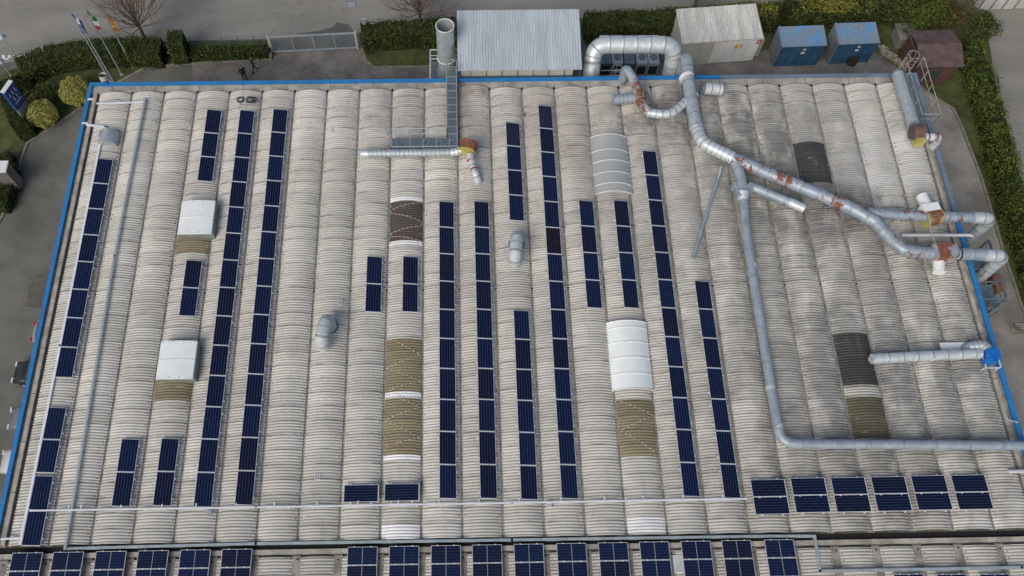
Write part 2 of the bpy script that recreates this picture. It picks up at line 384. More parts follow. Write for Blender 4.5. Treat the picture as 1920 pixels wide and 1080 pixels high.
# ------------------------------------------------------------------ ROOF VAULTS
CHD, RISE, ZB = 1.075, .285, .035
RAD = (CHD**2+RISE**2)/(2*RISE)
def vz(dx, rise=RISE, chd=CHD):
    r = (chd**2+rise**2)/(2*rise); return ZB+rise-r+math.sqrt(max(r*r-dx*dx, 0))
def vault_patch(mb, y0, y1, chd=CHD, rise=RISE, off=0., pitch=.177, amp=.036, nx=12, ns=8, x0=None, x1=None, edge=True):
    r = (chd**2+rise**2)/(2*rise); a0 = math.asin((x0 if x0 is not None else -chd)/r); a1 = math.asin((x1 if x1 is not None else chd)/r)
    k0 = int(round(y0/pitch*ns)); k1 = int(round(y1/pitch*ns)); ny = k1-k0
    vs = []
    for j in range(ny+1):
        y = (k0+j)*pitch/ns; d = amp*(2*abs(math.sin(PI*(k0+j)/ns))**.5-1)+off
        for i in range(nx+1):
            a = a0+(a1-a0)*i/nx; rr = r+d
            vs.append((rr*math.sin(a), y, ZB+rise-r+rr*math.cos(a)))
    w = nx+1
    sm = mb.smooth; mb.smooth = True
    mb.add(vs, [(j*w+i, j*w+i+1, (j+1)*w+i+1, (j+1)*w+i) for j in range(ny) for i in range(nx)])
    mb.smooth = sm
def fixings(mb, y0, y1, chd=CHD, rise=RISE):
    y = y0+.2; k = 0
    while y < y1-.1:
        for sx in (-1, 1):
            if R.random() < .85:
                x = sx*(chd-.10+R.uniform(-.02, .02)); z = vz(x, rise, chd)+.02
                mb.mi = 1 if R.random() < .55 else 2
                mb.box((x-.022, y-.022, z-.01), (x+.022, y+.022, z+.03))
        y += .354; k += 1
    mb.mi = 0
YT = 31.75
factory = thing('factory_building', 'long factory with pale corrugated barrel vault roof and bright blue edge', 'building', (26.5, 16, GZ))
FL = Vector(factory.location)
def fpart(mb, name, mats): return part(mb, name, mats, factory)
vm = []
for (a, b) in ((.05, 15.70), (15.72, 31.62)):
    mb = MB(); vault_patch(mb, a, b); fixings(mb, a, b); vm.append(mb)
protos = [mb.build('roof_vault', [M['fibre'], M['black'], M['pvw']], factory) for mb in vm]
for v in range(0, 25):
    for k, pr in enumerate(protos):
        o = pr if v == 0 else pr.copy()
        if v: COL.objects.link(o); o.parent = factory
        o.location = Vector((W*(v-.5), 0, 0))-FL
mb = MB(); mb.box((-3.0, -.35, -.5), (56.0, 32.5, -.07)); fpart(mb, 'roof_deck', M['concd'])
for i in range(0, 24):
    mb = MB(); mb.box((W*i-.17, .0, -.069), (W*i+.17, YT, .008)); mb.mi = 1
    mb.box((W*i-.06, YT-.12, .009), (W*i+.06, YT+.12, .04))
    mb.box((W*i-.05, 15.67, .009), (W*i+.05, 15.75, .04))
    fpart(mb, 'valley_gutter', [M['conc'], M['hole']])
mb = MB(); mb.box((-2.95, YT+.02, -.069), (55.95, 32.45, .02))
for k in range(19):
    mb.mi = 1; x = -1.5+k*3.1; mb.box((x, YT+.05, .021), (x+.03, 32.4, .028))
fpart(mb, 'end_ledge', [M['concl'], M['concd']])
for sx, x0, x1 in ((1, -2.95, -2.42), (-1, 55.47, 55.95)):
    mb = MB(); mb.box((x0, 0, -.069), (x1, 32.3, -.03)); fpart(mb, 'side_gutter', M['conc'])
    mb = MB(); xa = -2.68 if sx > 0 else 55.42
    y = .1
    while y < 31.6:
        mb.box((xa, y, -.029), (xa+.24, min(y+2.95, 31.7), .12)); y += 3.0
    fpart(mb, 'side_curb', M['concl'])
def coping(x0, y0, x1, y1, m, z=.13):
    mb = MB(); mb.box((x0, y0, .0), (x1, y1, z)); mb.box((x0-.012, y0-.012, z), (x1+.012, y1+.012, z+.03)); 
    mb.mi = 1; L_ = max(x1-x0, y1-y0); k = 2.9
    while k < L_-1:
        if x1-x0 > y1-y0: mb.box((x0+k, y0-.014, z+.0301), (x0+k+.05, y1+.014, z+.036))
        else: mb.box((x0-.014, y0+k, z+.0301), (x1+.014, y0+k+.05, z+.036))
        k += 3.02
    return fpart(mb, 'coping', [M[m], M['bluegrey']])
coping(-3.13, -.4, -2.90, 32.36, 'blue'); coping(-3.13, 32.39, 32.0, 32.64, 'blue')
coping(32.03, 32.39, 42.0, 32.64, 'blue'); coping(42.03, 32.39, 56.2, 32.64, 'bluegrey')
coping(55.93, 20.5, 56.2, 32.36, 'bluegrey'); coping(55.93, -.4, 56.2, 20.47, 'blue')
mb = MB(); mb.box((-3.08, -.4, GZ), (56.15, 32.6, -.51))
for k in range(25):
    x = -3+k*2.45; mb.box((x, 32.6, GZ), (x+.05, 32.66, -.3))
fpart(mb, 'wall', M['wall'])
for (bx, by) in ((170, 186), (159, 231)):
    q = P(bx, by, .17); mb = MB(); mb.box((q.x-.2, q.y-.07, .162), (q.x+.22, q.y+.07, .19)); fpart(mb, 'coping_strap', M['white'])
# annex roof nearer the camera
annex = thing('annex_building', 'nearer factory wing with wide concrete beams between its low roof vaults', 'building', (26.5, -6, GZ))
mb = MB(); vault_patch(mb, -10.6, -.85, .93, .17); fixings(mb, -10.6, -.85, .93, .17)
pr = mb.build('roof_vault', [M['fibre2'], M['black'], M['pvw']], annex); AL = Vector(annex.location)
for v in range(0, 26):
    o = pr if v == 0 else pr.copy()
    if v: COL.objects.link(o); o.parent = annex
    o.location = Vector((W*(v-.5)+.02, 0, 0))-AL
for i in range(-1, 26):
    mb = MB(); x = W*i+.02; mb.box((x-.21, -10.6, -.2), (x+.21, -.72, .06)); mb.mi = 1
    for k in range(4):
        yy = -.98-k*1.03+R.uniform(-.05, .05); s = .05 if k == 0 else .03; xx = x+R.uniform(-.06, .06)
        mb.box((xx-s, yy-s, .061), (xx+s, yy+s, .066))
    mb.mi = 2; mb.box((x-.27, -.78, -.1), (x+.25, -.71, .09))
    part(mb, 'roof_beam', [M['conc'], M['hole'], M['concd']], annex)
mb = MB(); mb.box((-3.2, -11, GZ), (58.5, -.42, -.21)); part(mb, 'wall', M['wall'], annex)
mb = MB(); mb.box((-3.2, -.68, -.2), (58.5, -.40, .10)); mb.mi = 1; mb.box((-3.2, -.39, -.2), (58.5, -.05, -.04)); part(mb, 'ridge_beam', [M['concl'], M['hole']], annex)  # near-black second box paints the shadow in the gap below the vault ends
# ------------------------------------------------------------------ replaced sheets in the vaults
def vidx(px, py): return int(math.floor(P(px, py, .2).x/W))+1
def patch(px, ya, yb, m, name='skylight_sheet', tape=None, label=None):
    v = vidx(px, (ya+yb)/2); y1 = P(px, ya, .2).y; y0 = P(px, yb, .2).y; xc = W*(v-.5)
    mb = MB(); vault_patch(mb, y0, y1, off=.012, x0=-CHD+.01, x1=CHD-.01)
    mb.v = [(a+xc, b, c) for a, b, c in mb.v]
    o = fpart(mb, name, M[m])
    if label: o['label'] = label
    return v, y0, y1
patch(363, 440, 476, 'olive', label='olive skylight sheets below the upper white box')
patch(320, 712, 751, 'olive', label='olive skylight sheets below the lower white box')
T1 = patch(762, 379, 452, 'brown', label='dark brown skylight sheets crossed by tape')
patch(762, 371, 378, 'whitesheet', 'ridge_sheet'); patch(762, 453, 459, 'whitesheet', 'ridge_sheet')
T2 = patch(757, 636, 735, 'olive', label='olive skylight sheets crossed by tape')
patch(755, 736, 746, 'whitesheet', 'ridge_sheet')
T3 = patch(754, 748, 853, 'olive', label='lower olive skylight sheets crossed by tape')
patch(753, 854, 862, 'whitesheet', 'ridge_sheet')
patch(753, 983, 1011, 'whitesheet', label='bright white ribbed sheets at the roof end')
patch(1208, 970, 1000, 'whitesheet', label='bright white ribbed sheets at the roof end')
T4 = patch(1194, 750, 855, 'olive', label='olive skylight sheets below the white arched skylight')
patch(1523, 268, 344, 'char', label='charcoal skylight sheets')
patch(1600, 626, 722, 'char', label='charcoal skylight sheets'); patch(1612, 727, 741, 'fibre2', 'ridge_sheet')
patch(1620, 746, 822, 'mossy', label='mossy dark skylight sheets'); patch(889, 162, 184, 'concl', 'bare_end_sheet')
def tape(T, zig, label):
    v, y0, y1 = T; xc = W*(v-.5); mb = MB(); pts = []
    for k, (fx, fy) in enumerate(zig):
        pts.append((-CHD*.95+fx*CHD*1.9, y0+(y1-y0)*fy))
    for a, b in zip(pts[:-1], pts[1:]):
        n = max(4, int(math.hypot(b[0]-a[0], b[1]-a[1])/.13))
        for k in range(n):
            x0 = a[0]+(b[0]-a[0])*k/n; x1 = a[0]+(b[0]-a[0])*(k+1)/n; ya = a[1]+(b[1]-a[1])*k/n; yb = a[1]+(b[1]-a[1])*(k+1)/n
            mb.mi = k % 2; mb.bar((xc+x0, ya, vz(x0)+.06), (xc+x1, yb, vz(x1)+.06), .034, .008)
    single(mb, 'barrier_tape', [M['tapew'], M['tapered']], label, 'tape', 'barrier tapes strung over old skylights')
tape(T1, [(1, 1), (0, .8), (0, .72), (1, .5), (.98, .38), (0, .2), (.02, .12), (1, 0)], 'red and white tape zigzagging over the dark brown skylight')
tape(T2, [(.1, 1), (1, .7), (0, .45), (1, .2), (0, .02)], 'red and white tape zigzagging over upper olive skylight')
tape(T3, [(.4, 1), (1, .85), (0, .6), (.9, .38), (0, .2)] and [(.4, 1), (1, .85), (0, .62), (1, .3), (0, .15)], 'red and white tape zigzagging over lower olive skylight')
tape(T4, [(.1, .98), (1, .72), (.02, .45), (1, .05)], 'red and white tape over olive sheets below white arched skylight')
# ------------------------------------------------------------------ SOLAR PANELS
def panel_proto(wd, ln, half=False):
    root = empty('solar_panel'); t = .035; fr = .024
    mb = MB()
    for (a, b) in (((-wd/2, -ln/2), (-wd/2+fr, ln/2)), ((wd/2-fr, -ln/2), (wd/2, ln/2)), ((-wd/2+fr, -ln/2), (wd/2-fr, -ln/2+fr)), ((-wd/2+fr, ln/2-fr), (wd/2-fr, ln/2))):
        mb.box((a[0], a[1], -t), (b[0], b[1], .003))
    if half: mb.box((-.008, -ln/2+fr, -t), (.008, ln/2-fr, .002))
    if not half: mb.box((-wd/2+.02, -ln/2-.028, -t-.004), (wd/2-.02, -ln/2-.001, -.004))
    mb.build('frame', M['pvframe'], root)
    mb = MB(); mb.box((-wd/2+fr, -ln/2+fr, -t+.004), (wd/2-fr, ln/2-fr, -.001)); mb.build('cell_sheet', M['pvh_navy'] if half else M['pv_navy'], root)
    for y in (-ln*.3, ln*.3):
        mb = MB(); e = .075 if not half else .0
        if not half:
            mb.box((-wd/2-e, y-.035, -t-.05), (wd/2+e, y+.035, -t-.002)); mb.box((-wd/2-e, y-.05, -.14), (-wd/2-.01, y+.05, -.03)); mb.box((wd/2+.01, y-.04, -.12), (wd/2+e, y+.04, -.05))
        else:
            y2 = ln/2 if y > 0 else -ln/2
            mb.box((-wd*.28-.035, y2-.03, -t), (-wd*.28+.035, y2+.03, .012)); mb.box((wd*.28-.035, y2-.03, -t), (wd*.28+.035, y2+.03, .012))
        mb.build('mounting_rail', M['pvw'], root)
    return root
pa = panel_proto(.992, 1.956); pl = panel_proto(.992, 1.956); ph = panel_proto(1.65, .985, True)
used = {id(pa): False, id(ph): False, id(pl): False}
cellmesh = {}
def variant(root, key):
    for ch in root.children:
        if ch.name.startswith('cell_sheet'):
            base = ch.data; kk = (base.get('proto', base.name), key)
            if kk not in cellmesh:
                d = base.copy(); d['proto'] = kk[0]; d.materials[0] = M[key]; cellmesh[kk] = d
            ch.data = cellmesh[kk]
def put(proto, loc, rot, label, group, key):
    if not used[id(proto)]: o = proto; used[id(proto)] = True
    else: o = copy_tree(proto)
    o.location = loc; o.rotation_euler = rot; tag(o, label, 'solar panel', group); variant(o, key); return o
def pick(dark=.16): r = R.random(); return 'blue' if r < .38 else ('violet' if r < .38+dark else 'navy')
DX = .37; TILT = math.asin(DX/RAD); PZ = vz(DX)+.165
def column(v, px, ytop, n, desc, pitch=1.985, group=None, special={}, dx=DX):
    y = P(px, ytop, PZ).y-.978; x = W*(v-.5)+dx
    for k in range(n):
        nm = ORD[k] if n > 2 else ('upper', 'lower')[k]
        lab = ('%s panel from the top in the %s' % (nm, desc)) if n > 2 else '%s solar panel of the %s' % (nm, desc)
        put(pa, (x+R.uniform(-.008, .008), y-k*pitch, PZ), (0, TILT, R.uniform(-.003, .003)), lab, group or 'solar panels in upright rows on the vaults', 'pv_'+special.get(k, pick()))
column(0, 200, 298, 8, 'eight-panel row along the left roof edge')
column(0, 105, 764, 2, 'upper pair in the bottom left corner')
column(0, 82, 892, 2, 'lower pair in the bottom left corner')
column(3, 404, 206, 3, 'three-panel row above the upper white skylight box', special={0: 'violet', 1: 'navy'})
column(3, 368, 488, 2, 'pair between the two white skylight boxes')
column(2, 245, 823, 2, 'left-hand pair just above the white tray')
column(3, 320, 822, 2, 'right-hand pair just above the white tray')
column(4, 463, 207, 14, 'long row just right of the white skylight boxes', special={7: 'violet', 8: 'violet', 3: 'violet'})
column(5, 525, 205, 14, 'long row left of the tall goose-neck vent')
column(8, 703, 481, 2, 'pair left of the two below the brown skylight')
column(9, 771, 481, 2, 'pair right under the brown taped skylight')
column(10, 837, 378, 10, 'ten-panel row nearest the olive taped skylights')
column(11, 901, 378, 10, 'ten-panel row below the red fan', special={8: 'violet', 0: 'violet'})
column(12, 960, 230, 4, 'four-panel row above the bent grey vent pipe', special={0: 'slate'})
column(12, 976, 582, 6, 'six-panel row below the bent grey vent pipe')
column(13, 1020, 198, 14, 'long row beside the thin black cable', special={0: 'slate', 5: 'brownish', 1: 'violet'})
column(14, 1100, 376, 4, 'four-panel row left below the clear arched skylight', special={1: 'violet'})
column(15, 1165, 376, 4, 'four-panel row between the clear and white skylights')
column(16, 1218, 283, 12, 'twelve-panel row right of the arched skylights')
column(17, 1316, 527, 7, 'seven-panel row, rightmost of the upright rows')
LZ = ZB+RISE+.17
for px, py, v, lab in ((675, 925, 8, 'left one of two single crosswise solar panels above the tray'), (753, 923, 9, 'right one of two single crosswise solar panels above the tray')):
    put(pl, (W*(v-.5)+.05, P(px, py, LZ).y, LZ), (0, 0, PI/2), lab, 'crosswise solar panels near the roof end', 'pv_navy')
for k, (xa, ya) in enumerate(((1437, 899), (1512, 896), (1588, 895), (1664, 893.5), (1740, 891.5), (1814, 890.5))):
    y = P(xa, ya, LZ).y-.5; v = 18+k
    for r in range(2):
        put(pl, (W*(v-.5)+.16, y-r*1.0, LZ+.04), (0, math.radians(2), PI/2), '%s panel of the %s crosswise pair from the left' % (('upper', 'lower')[r], ORD[k]), 'crosswise solar panels near the roof end', 'pv_'+('violet' if (k+r) % 3 == 0 else 'navy'))
HX = [(52, 0), (129, 1), (209, 2), (288, 3), (367, 4), (445, 5), (680, 8), (758, 9), (836, 10), (913, 11), (991, 12), (1071, 13), (1149, 14), (1226, 15), (1304, 16), (1380, 17), (1460, 18)]
for n, (px, i) in enumerate(HX):
    yt = 1036-(px-52)*.0175
    for r in range(3):
        q = P(px, yt, .42)
        put(ph, (q.x, q.y-.5-r*1.005, .42), (math.radians(R.uniform(-.4, .4)), math.radians(1.5), 0), '%s panel in the %s stack from the left on the nearer wing' % (('upper', 'second', 'third')[r], ORD[n]), 'half-cut solar panels on the nearer wing',
            'pvh_'+('violet' if n in (5, 15) or R.random() < .15 else ('blue' if R.random() < .5 else 'navy')))
for n, px in enumerate((1703, 1783, 1864)):
    q = P(px, 1076, .42)
    put(ph, (q.x, q.y-.5, .42), (0, math.radians(1.5), 0), '%s of the panels starting below the right-hand pipe' % ORD[n], 'half-cut solar panels on the nearer wing', 'pvh_navy')
# ------------------------------------------------------------------ trays, cables and thin pipes on the roof
def tray(name, pts, w, h, m, label, cat='cable tray', stubs=None, group=None):
    mb = MB(); q = [P(*p) for p in pts]
    for a, b in zip(q[:-1], q[1:]):
        d = (b-a).normalized(); mb.bar(a-d*w*.4, b+d*w*.4, w, h)
    if stubs:
        for s in stubs:
            a = P(*s); mb.bar(a, a+Vector((0, .28, 0)), .06, .05)
    for a, b in zip(q[:-1], q[1:]):
        n = int((b-a).length/3.4)
        for k in range(n):
            c = a.lerp(b, (k+.5)/n); mb.bar(c+Vector((0, 0, -h/2)), Vector((c.x, c.y, .05)), .05)
    return single(mb, name, M[m], label, cat, group)
tray('cable_tray', [(57, 957.5, .55), (480, 951.5, .55), (960, 943, .55), (1400, 935.5, .55)], .085, .06, 'tray', 'thin white cable tray crossing the roof below the solar rows',
     stubs=[(128, 957, .5), (151, 956, .5), (226, 956, .5), (303, 954.5, .5), (367, 953, .5), (442, 952, .5), (514, 951, .5), (594, 950, .5), (671, 948, .5), (747, 947, .5), (823, 946, .5), (898, 944.5, .5), (974, 943, .5), (1052, 942, .5), (1134, 940, .5), (1207, 939, .5), (1281, 937, .5), (1356, 936, .5)])
tray('cable_tray', [(187, 272, .42), (113, 648, .42), (38, 1019, .42)], .14, .09, 'tray', 'long white cable tray running down the left roof edge')
tray('cable_tray', [(3, 1011, .42), (36, 1009, .42)], .10, .08, 'tray', 'short white tray bracket at the bottom left corner')
tray('conduit', [(272, 186, .5), (215, 480, .5), (122, 1029, .5)], .13, .11, 'galv', 'long blue grey conduit running down the left vaults', 'conduit')
tray('conduit', [(182, 194, .5), (270, 191.5, .5)], .09, .07, 'tray', 'short pale conduit across the top left vault', 'conduit')
tray('conduit', [(122, 1029, .24), (480, 1019.5, .24), (960, 1012.5, .24), (1440, 1005.5, .24), (1527, 1005.5, .3), (1537, 1071, .3), (1915, 1064, .3), (1960, 1063, .3)], .15, .12, 'galv', 'galvanised conduit along the joint between the two roofs', 'conduit')
mb = MB(); q = [P(985, 205, .1), P(1003, 470, .1), P(1018, 740, .1), P(1029, 938, .1)]
mb.tube(path(q, 1, .5), .016, 6); single(mb, 'lightning_cable', M['black'], 'thin black cable running down beside the long central solar row', 'cable')
mb = MB(); a = P(983, 208, .1); mb.tube([a+Vector((-.2, 0, 0)), a+Vector((0, 0, .35)), a+Vector((.3, .1, .3))], .025, 6); mb.box((a.x-.1, a.y-.45, .05), (a.x+.05, a.y-.3, .25))
single(mb, 'roof_anchor', M['steelb'], 'small grey roof anchor beside the four-panel row top', 'anchor')
def link(px, py, px2, n):
    a = P(px, py, .15); b = P(px2, py, .15); m = (a+b)/2; m.z = .03
    mb = MB(); mb.tube(path([a, m+Vector((0, -.05, 0)), b], .4, .1), .02, 6)
    return mb
for (x0, x1, y, lab) in ((421, 438, 246, 'between the three-panel row and the next long row'), (716, 753, 528, 'linking the two short pairs under the brown skylight'), (786, 822, 528, 'from the short pair to the ten-panel row'),
                         (857, 888, 421, 'between the two ten-panel rows'), (982, 1013, 372, 'right of the four-panel row near the bent vent'), (1052, 1084, 424, 'right of the long row beside the black lightning cable'),
                         (1183, 1218, 422, 'between the skylight rows and the twelve-panel row'), (1130, 1160, 524, 'between the two four-panel rows'), (1470, 1482, 932, 'between the first and second crosswise pairs'), (1546, 1560, 931, 'between the second and third crosswise pairs'), (1622, 1636, 930, 'between the third and fourth crosswise pairs'), (1698, 1712, 923, 'between the fourth and fifth crosswise pairs'), (1773, 1788, 922, 'between the fifth and sixth crosswise pairs')):
    single(link(x0, y, x1, 0), 'panel_cable', M['black'], 'short black cable '+lab, 'cable', 'short black cables between solar rows')
# ------------------------------------------------------------------ skylight boxes and arched skylights
def skybox(xl, yt, xr, yb, label):
    z = .88; a = P(xl+4, yt, z); b = P(xr, yb, z); c = P(xl-4, yb, z)
    x0 = (a.x+c.x)/2; x1 = b.x; y0 = b.y; y1 = a.y
    r = thing('box_skylight', label, 'skylight', ((x0+x1)/2, (y0+y1)/2, .1), 'raised white box skylights')
    mb = MB(); mb.box((x0+.06, y0+.05, .06), (x1+.06, y1-.05, z-.02)); part(mb, 'curb', M['concd'] if 0 else M['curbg'], r)
    mb = MB(); ym = (y0+y1)/2; mb.smooth = False
    for (ya, yb2) in ((y0, ym-.01), (ym+.01, y1)):
        n = 8
        vs = []
        for k in range(n+1):
            x = x0+(x1-x0)*k/n; zz = z+.10*math.sin(PI*k/n)
            vs += [(x, ya, zz), (x, yb2, zz), (x, ya, z-.06), (x, yb2, z-.06)]
        fs = []
        for k in range(n):
            o = k*4; fs += [(o, o+4, o+5, o+1), (o+2, o+3, o+7, o+6), (o, o+2, o+6, o+4), (o+1, o+5, o+7, o+3)]
        fs += [(0, 1, 3, 2), (n*4, n*4+2, n*4+3, n*4+1)]
        mb.add(vs, fs)
    o = part(mb, 'lid', M['skyw'], r)
    mb = MB()
    for k in range(13):
        x0_ = x0+(x1-x0)*(k)/12; zz = z+.10*math.sin(PI*k/12)
        if k < 12: mb.bar((x0_, ym, zz+.012), (x0+(x1-x0)*(k+1)/12, ym, z+.10*math.sin(PI*(k+1)/12)+.012), .05, .02)
    mb.mi = 1
    for k in range(4):
        for yy in (y0+.08, y1-.08):
            x = x0+(x1-x0)*(.06+k*.293); mb.box((x-.02, yy-.02, z+.0), (x+.02, yy+.02, z+.10*math.sin(PI*(.06+k*.293))+.025))
    part(mb, 'cover_strip', [M['white'], M['steelb']], r)
skybox(337, 377, 396, 438, 'upper white box skylight on the roof with olive sheets below')
skybox(297, 640, 361, 710, 'lower white box skylight on the roof with olive sheets below')
def archsky(pa_, pb_, halfw, label, mcover, ribs, z0=.25, rise=.42):
    a = P(*pa_); b = P(*pb_); xc = (a.x+b.x)/2; y1, y0 = a.y, b.y
    r = thing('arched_skylight', label, 'skylight', (xc, (y0+y1)/2, .1), 'arched roof skylights')
    rad = (halfw**2+rise**2)/(2*rise); am = math.asin(halfw/rad)
    def arc(k, n, d=0.): t = -am+2*am*k/n; return xc+(rad+d)*math.sin(t), z0+rise-rad+(rad+d)*math.cos(t)
    mb = MB(); n = 16; mb.smooth = True; vs = []
    for d in (0, -.02):
        for k in range(n+1):
            x, z = arc(k, n, d); vs += [(x, y0, z), (x, y1, z)]
    o2 = 2*(n+1); fs = []
    for k in range(n): fs += [(k*2, k*2+2, k*2+3, k*2+1), (o2+k*2, o2+k*2+1, o2+k*2+3, o2+k*2+2)]
    mb.add(vs, fs); part(mb, 'cover', M[mcover], r)
    for q in ribs:
        y = y1+(y0-y1)*q; mb = MB(); pts = [arc(k, n, .015) for k in range(n+1)]
        mb.tube([(x, y, z) for x, z in pts], .028, 6); part(mb, 'rib', M['white'], r)
    for sx in (-1, 1):
        x = xc+sx*(halfw-.05); mb = MB(); mb.box((x-.03, y0, .06), (x+.03, y1, z0+.03)); part(mb, 'side_rail', M['white'] if mcover != 'clear' else M['galv'], r)
    if mcover == 'clear':
        mb = MB(); mb.box((xc-.62, y0+.9, .42), (xc+.62, y1-.8, .45)); part(mb, 'inner_pane', M['galvd'], r)
    return r
archsky((1142, 252, .6), (1152, 360, .6), 1.24, 'clear arched skylight with thin ribs near the rusty duct', 'clear', (0, .27, .46, .66, .85, .99))
archsky((1177, 601, .6), (1187, 729, .6), 1.24, 'opaque white arched skylight in the middle of the roof', 'skyw', (0, .10, .32, .545, .775, 1))
# ------------------------------------------------------------------ goose-neck vents
def gooseneck(px, py, px2, py2, label, r=.42, m='cowl'):
    a = P(px, py, .3); b = P(px2, py2, .75)
    t = thing('roof_vent_pipe', label, 'vent pipe', (a.x, a.y, .3))
    mb = MB(); duct_mb(mb, [a, Vector((a.x, a.y, 1.55)), Vector((b.x, b.y+.1, 1.55)), Vector((b.x, b.y, .75))], r, rad=.85, band=.42, flare=1.03, seg=22); part(mb, 'pipe', [M[m], M['seam']], t)
    mb = MB(); mb.tube([a+Vector((0, 0, -.1)), a+Vector((0, 0, .08))], r*1.25, 22); part(mb, 'flange', M['steelb'], t)
gooseneck(619, 612, 606, 648, 'curved grey vent pipe bending down on the left plain vaults')
gooseneck(968, 458, 965, 492, 'curved grey vent pipe between the four and six panel rows')
# ------------------------------------------------------------------ DUCT NETWORKS
def dpart(root, name, pts, r, m, **kw):
    mb = MB(); duct_mb(mb, [P(*p) if not isinstance(p, Vector) else p for p in pts], r, **kw); return part(mb, name, [M[m], M['seam']], root)
def legs(root, pts, m='steelb'):
    for p in pts:
        q = P(*p); mb = MB()
        for sx in (-.35, .35): mb.bar((q.x+sx, q.y, .02), (q.x+sx*.7, q.y, q.z), .05)
        mb.bar((q.x-.3, q.y, q.z-.25), (q.x+.3, q.y, q.z-.25), .04); part(mb, 'support', M[m], root)
net = thing('exhaust_duct', 'large branching grey exhaust duct with peeling rust at the upper right', 'duct', tuple(P(1375, 298, 0)))
top = P(1288, 126, 1.6)
dpart(net, 'main_pipe', [Vector((top.x+.2, top.y+1.2, GZ)), Vector((top.x+.2, top.y+1.2, 1.3)), P(1290, 150, 1.5), P(1297, 192, 1.45), P(1305, 240, 1.4)], .43, 'galv', rad=.5, band=1.3, seg=22)
dpart(net, 'main_pipe', [P(1305, 236, 1.4), P(1315, 268, 1.4), P(1375, 297, 1.4)], .42, 'galvb', rad=.9, band=.35, flare=1.03, seg=22)
dpart(net, 'main_pipe', [P(1368, 294, 1.4), P(1440, 325, 1.35)], .41, 'rusty', band=1.0, seg=22)
dpart(net, 'main_pipe', [P(1438, 324, 1.35), P(1520, 358, 1.3), P(1600, 392, 1.3), P(1645, 418, 1.3)], .41, 'rusty', band=1.1, seg=22, rad=1)
e = P(1884, 480, 1.2)
dpart(net, 'main_pipe', [P(1640, 415, 1.3), P(1668, 447, 1.3), P(1695, 470, 1.3), P(1750, 475, 1.25), P(1830, 477, 1.2), P(1850, 478, 1.2)], .39, 'rusty', rad=1.2, band=.8, seg=22, r2=.38)
dpart(net, 'elbow_pipe', [P(1845, 478, 1.2), e, Vector((e.x, e.y, -2.6)), Vector((e.x-.1, e.y, -3.4))], .39, 'galvb', rad=.95, band=.5, rib=True, seg=22)
dpart(net, 'branch_pipe', [P(1625, 398, 1.25), P(1665, 401, 1.25), P(1720, 405, 1.2), P(1800, 407, 1.2), P(1828, 408, 1.2)], .34, 'rusty', band=.9, seg=20, rad=1)
e2 = P(1860, 409, 1.2)
dpart(net, 'elbow_pipe', [P(1824, 408, 1.2), e2, Vector((e2.x, e2.y, -2.6)), Vector((e2.x-.1, e2.y, -3.4))], .37, 'galvb', rad=.95, band=.5, rib=True, seg=22)
dpart(net, 'branch_pipe', [P(1378, 300, 1.35), P(1388, 330, 1.2), P(1391, 352, 1.1)], .36, 'galvd', band=.7, seg=20)
# left-hand rusty branch
dpart(net, 'branch_pipe', [P(1303, 176, 1.4), P(1284, 192, 1.35), P(1262, 212, 1.3), P(1243, 215, 1.25), P(1214, 211, 1.2)], .30, 'galvb', rad=.9, band=.4, flare=1.03, seg=20)
dpart(net, 'rusty_pipe', [P(1220, 212, 1.2), P(1204, 200, 1.2), P(1194, 165, 1.35), P(1183, 140, 1.5)], .31, 'rustier', rad=.5, band=.6, seg=20)
tt = P(1174, 127, 1.6)
dpart(net, 'elbow_pipe', [P(1186, 146, 1.48), tt, Vector((tt.x-.05, tt.y+.3, GZ+1.5))], .31, 'galvd', rad=.5, band=.6, seg=20)
dpart(net, 'fan_outlet', [P(1150, 187, 1.05), P(1192, 183, 1.05)], .34, 'galvd', band=.3, flare=1.03, seg=20)
dpart(net, 'fan_outlet', [P(1316, 165, 1.5), P(1352, 168, 1.3)], .40, 'whiteduct', band=.5, seg=20)
mb = MB(); a = P(1314, 165, 1.5); b_ = P(1319.5, 165.5, 1.47); mb.tube([a, b_], .43, 20); part(mb, 'collar', M['grate'], net)
mb = MB(); a = P(1286, 143, 1.5); b_ = P(1288, 147, 1.5); mb.tube([a, b_], .52, 20); part(mb, 'collar', M['white'], net)
def yfan(root, px, py, z, m='rustcase', s=.62, ax=Vector((1, 0, 0)), w=.5):
    c = P(px, py, z); mb = MB(); ax = ax.normalized()
    mb.tube([c-ax*w/2, c+ax*w/2], s, 20); u = Vector((0, 0, 1)).cross(ax); u = u.normalized() if u.length > .01 else Vector((0, 1, 0))
    mb.bar(c+u*s*.45-Vector((0, 0, s*.1)), c+u*s*1.35-Vector((0, 0, s*.1)), w*.9, s*.9)
    o = part(mb, 'fan_casing', M[m], root)
    mb = MB(); mb.tube([c-ax*(w/2+.03), c-ax*(w/2)], s*1.07, 20); mb.tube([c+ax*(w/2), c+ax*(w/2+.03)], s*1.07, 20); part(mb, 'casing_rim', M['yellow'], root)
    return c
yfan(net, 1197, 183, 1.1, 'rustier', .45, Vector((1, .1, 0)), .45)
c = yfan(net, 1748, 408, 1.1, 'rustcase', .52, Vector((1, .25, 0)), .9)
c2 = P(1768, 476, 1.25); mb = MB(); mb.boxm((1.5, .95, .95), Matrix.Translation(c2)); part(mb, 'fan_casing', M['rustier'], net)
mb = MB(); mb.boxm((.62, 1.0, 1.0), Matrix.Translation(c2+Vector((-.2, 0, .02)))); part(mb, 'casing_plate', M['rustp'], net)
dpart(net, 'motor_drum', [P(1760, 484, 1.0), P(1760, 511, .9)], .35, 'skyw', band=0, seg=20)
dpart(net, 'motor_drum', [P(1728, 368, 1.0), P(1738, 388, 1.1)], .36, 'skyw', band=0, seg=20)
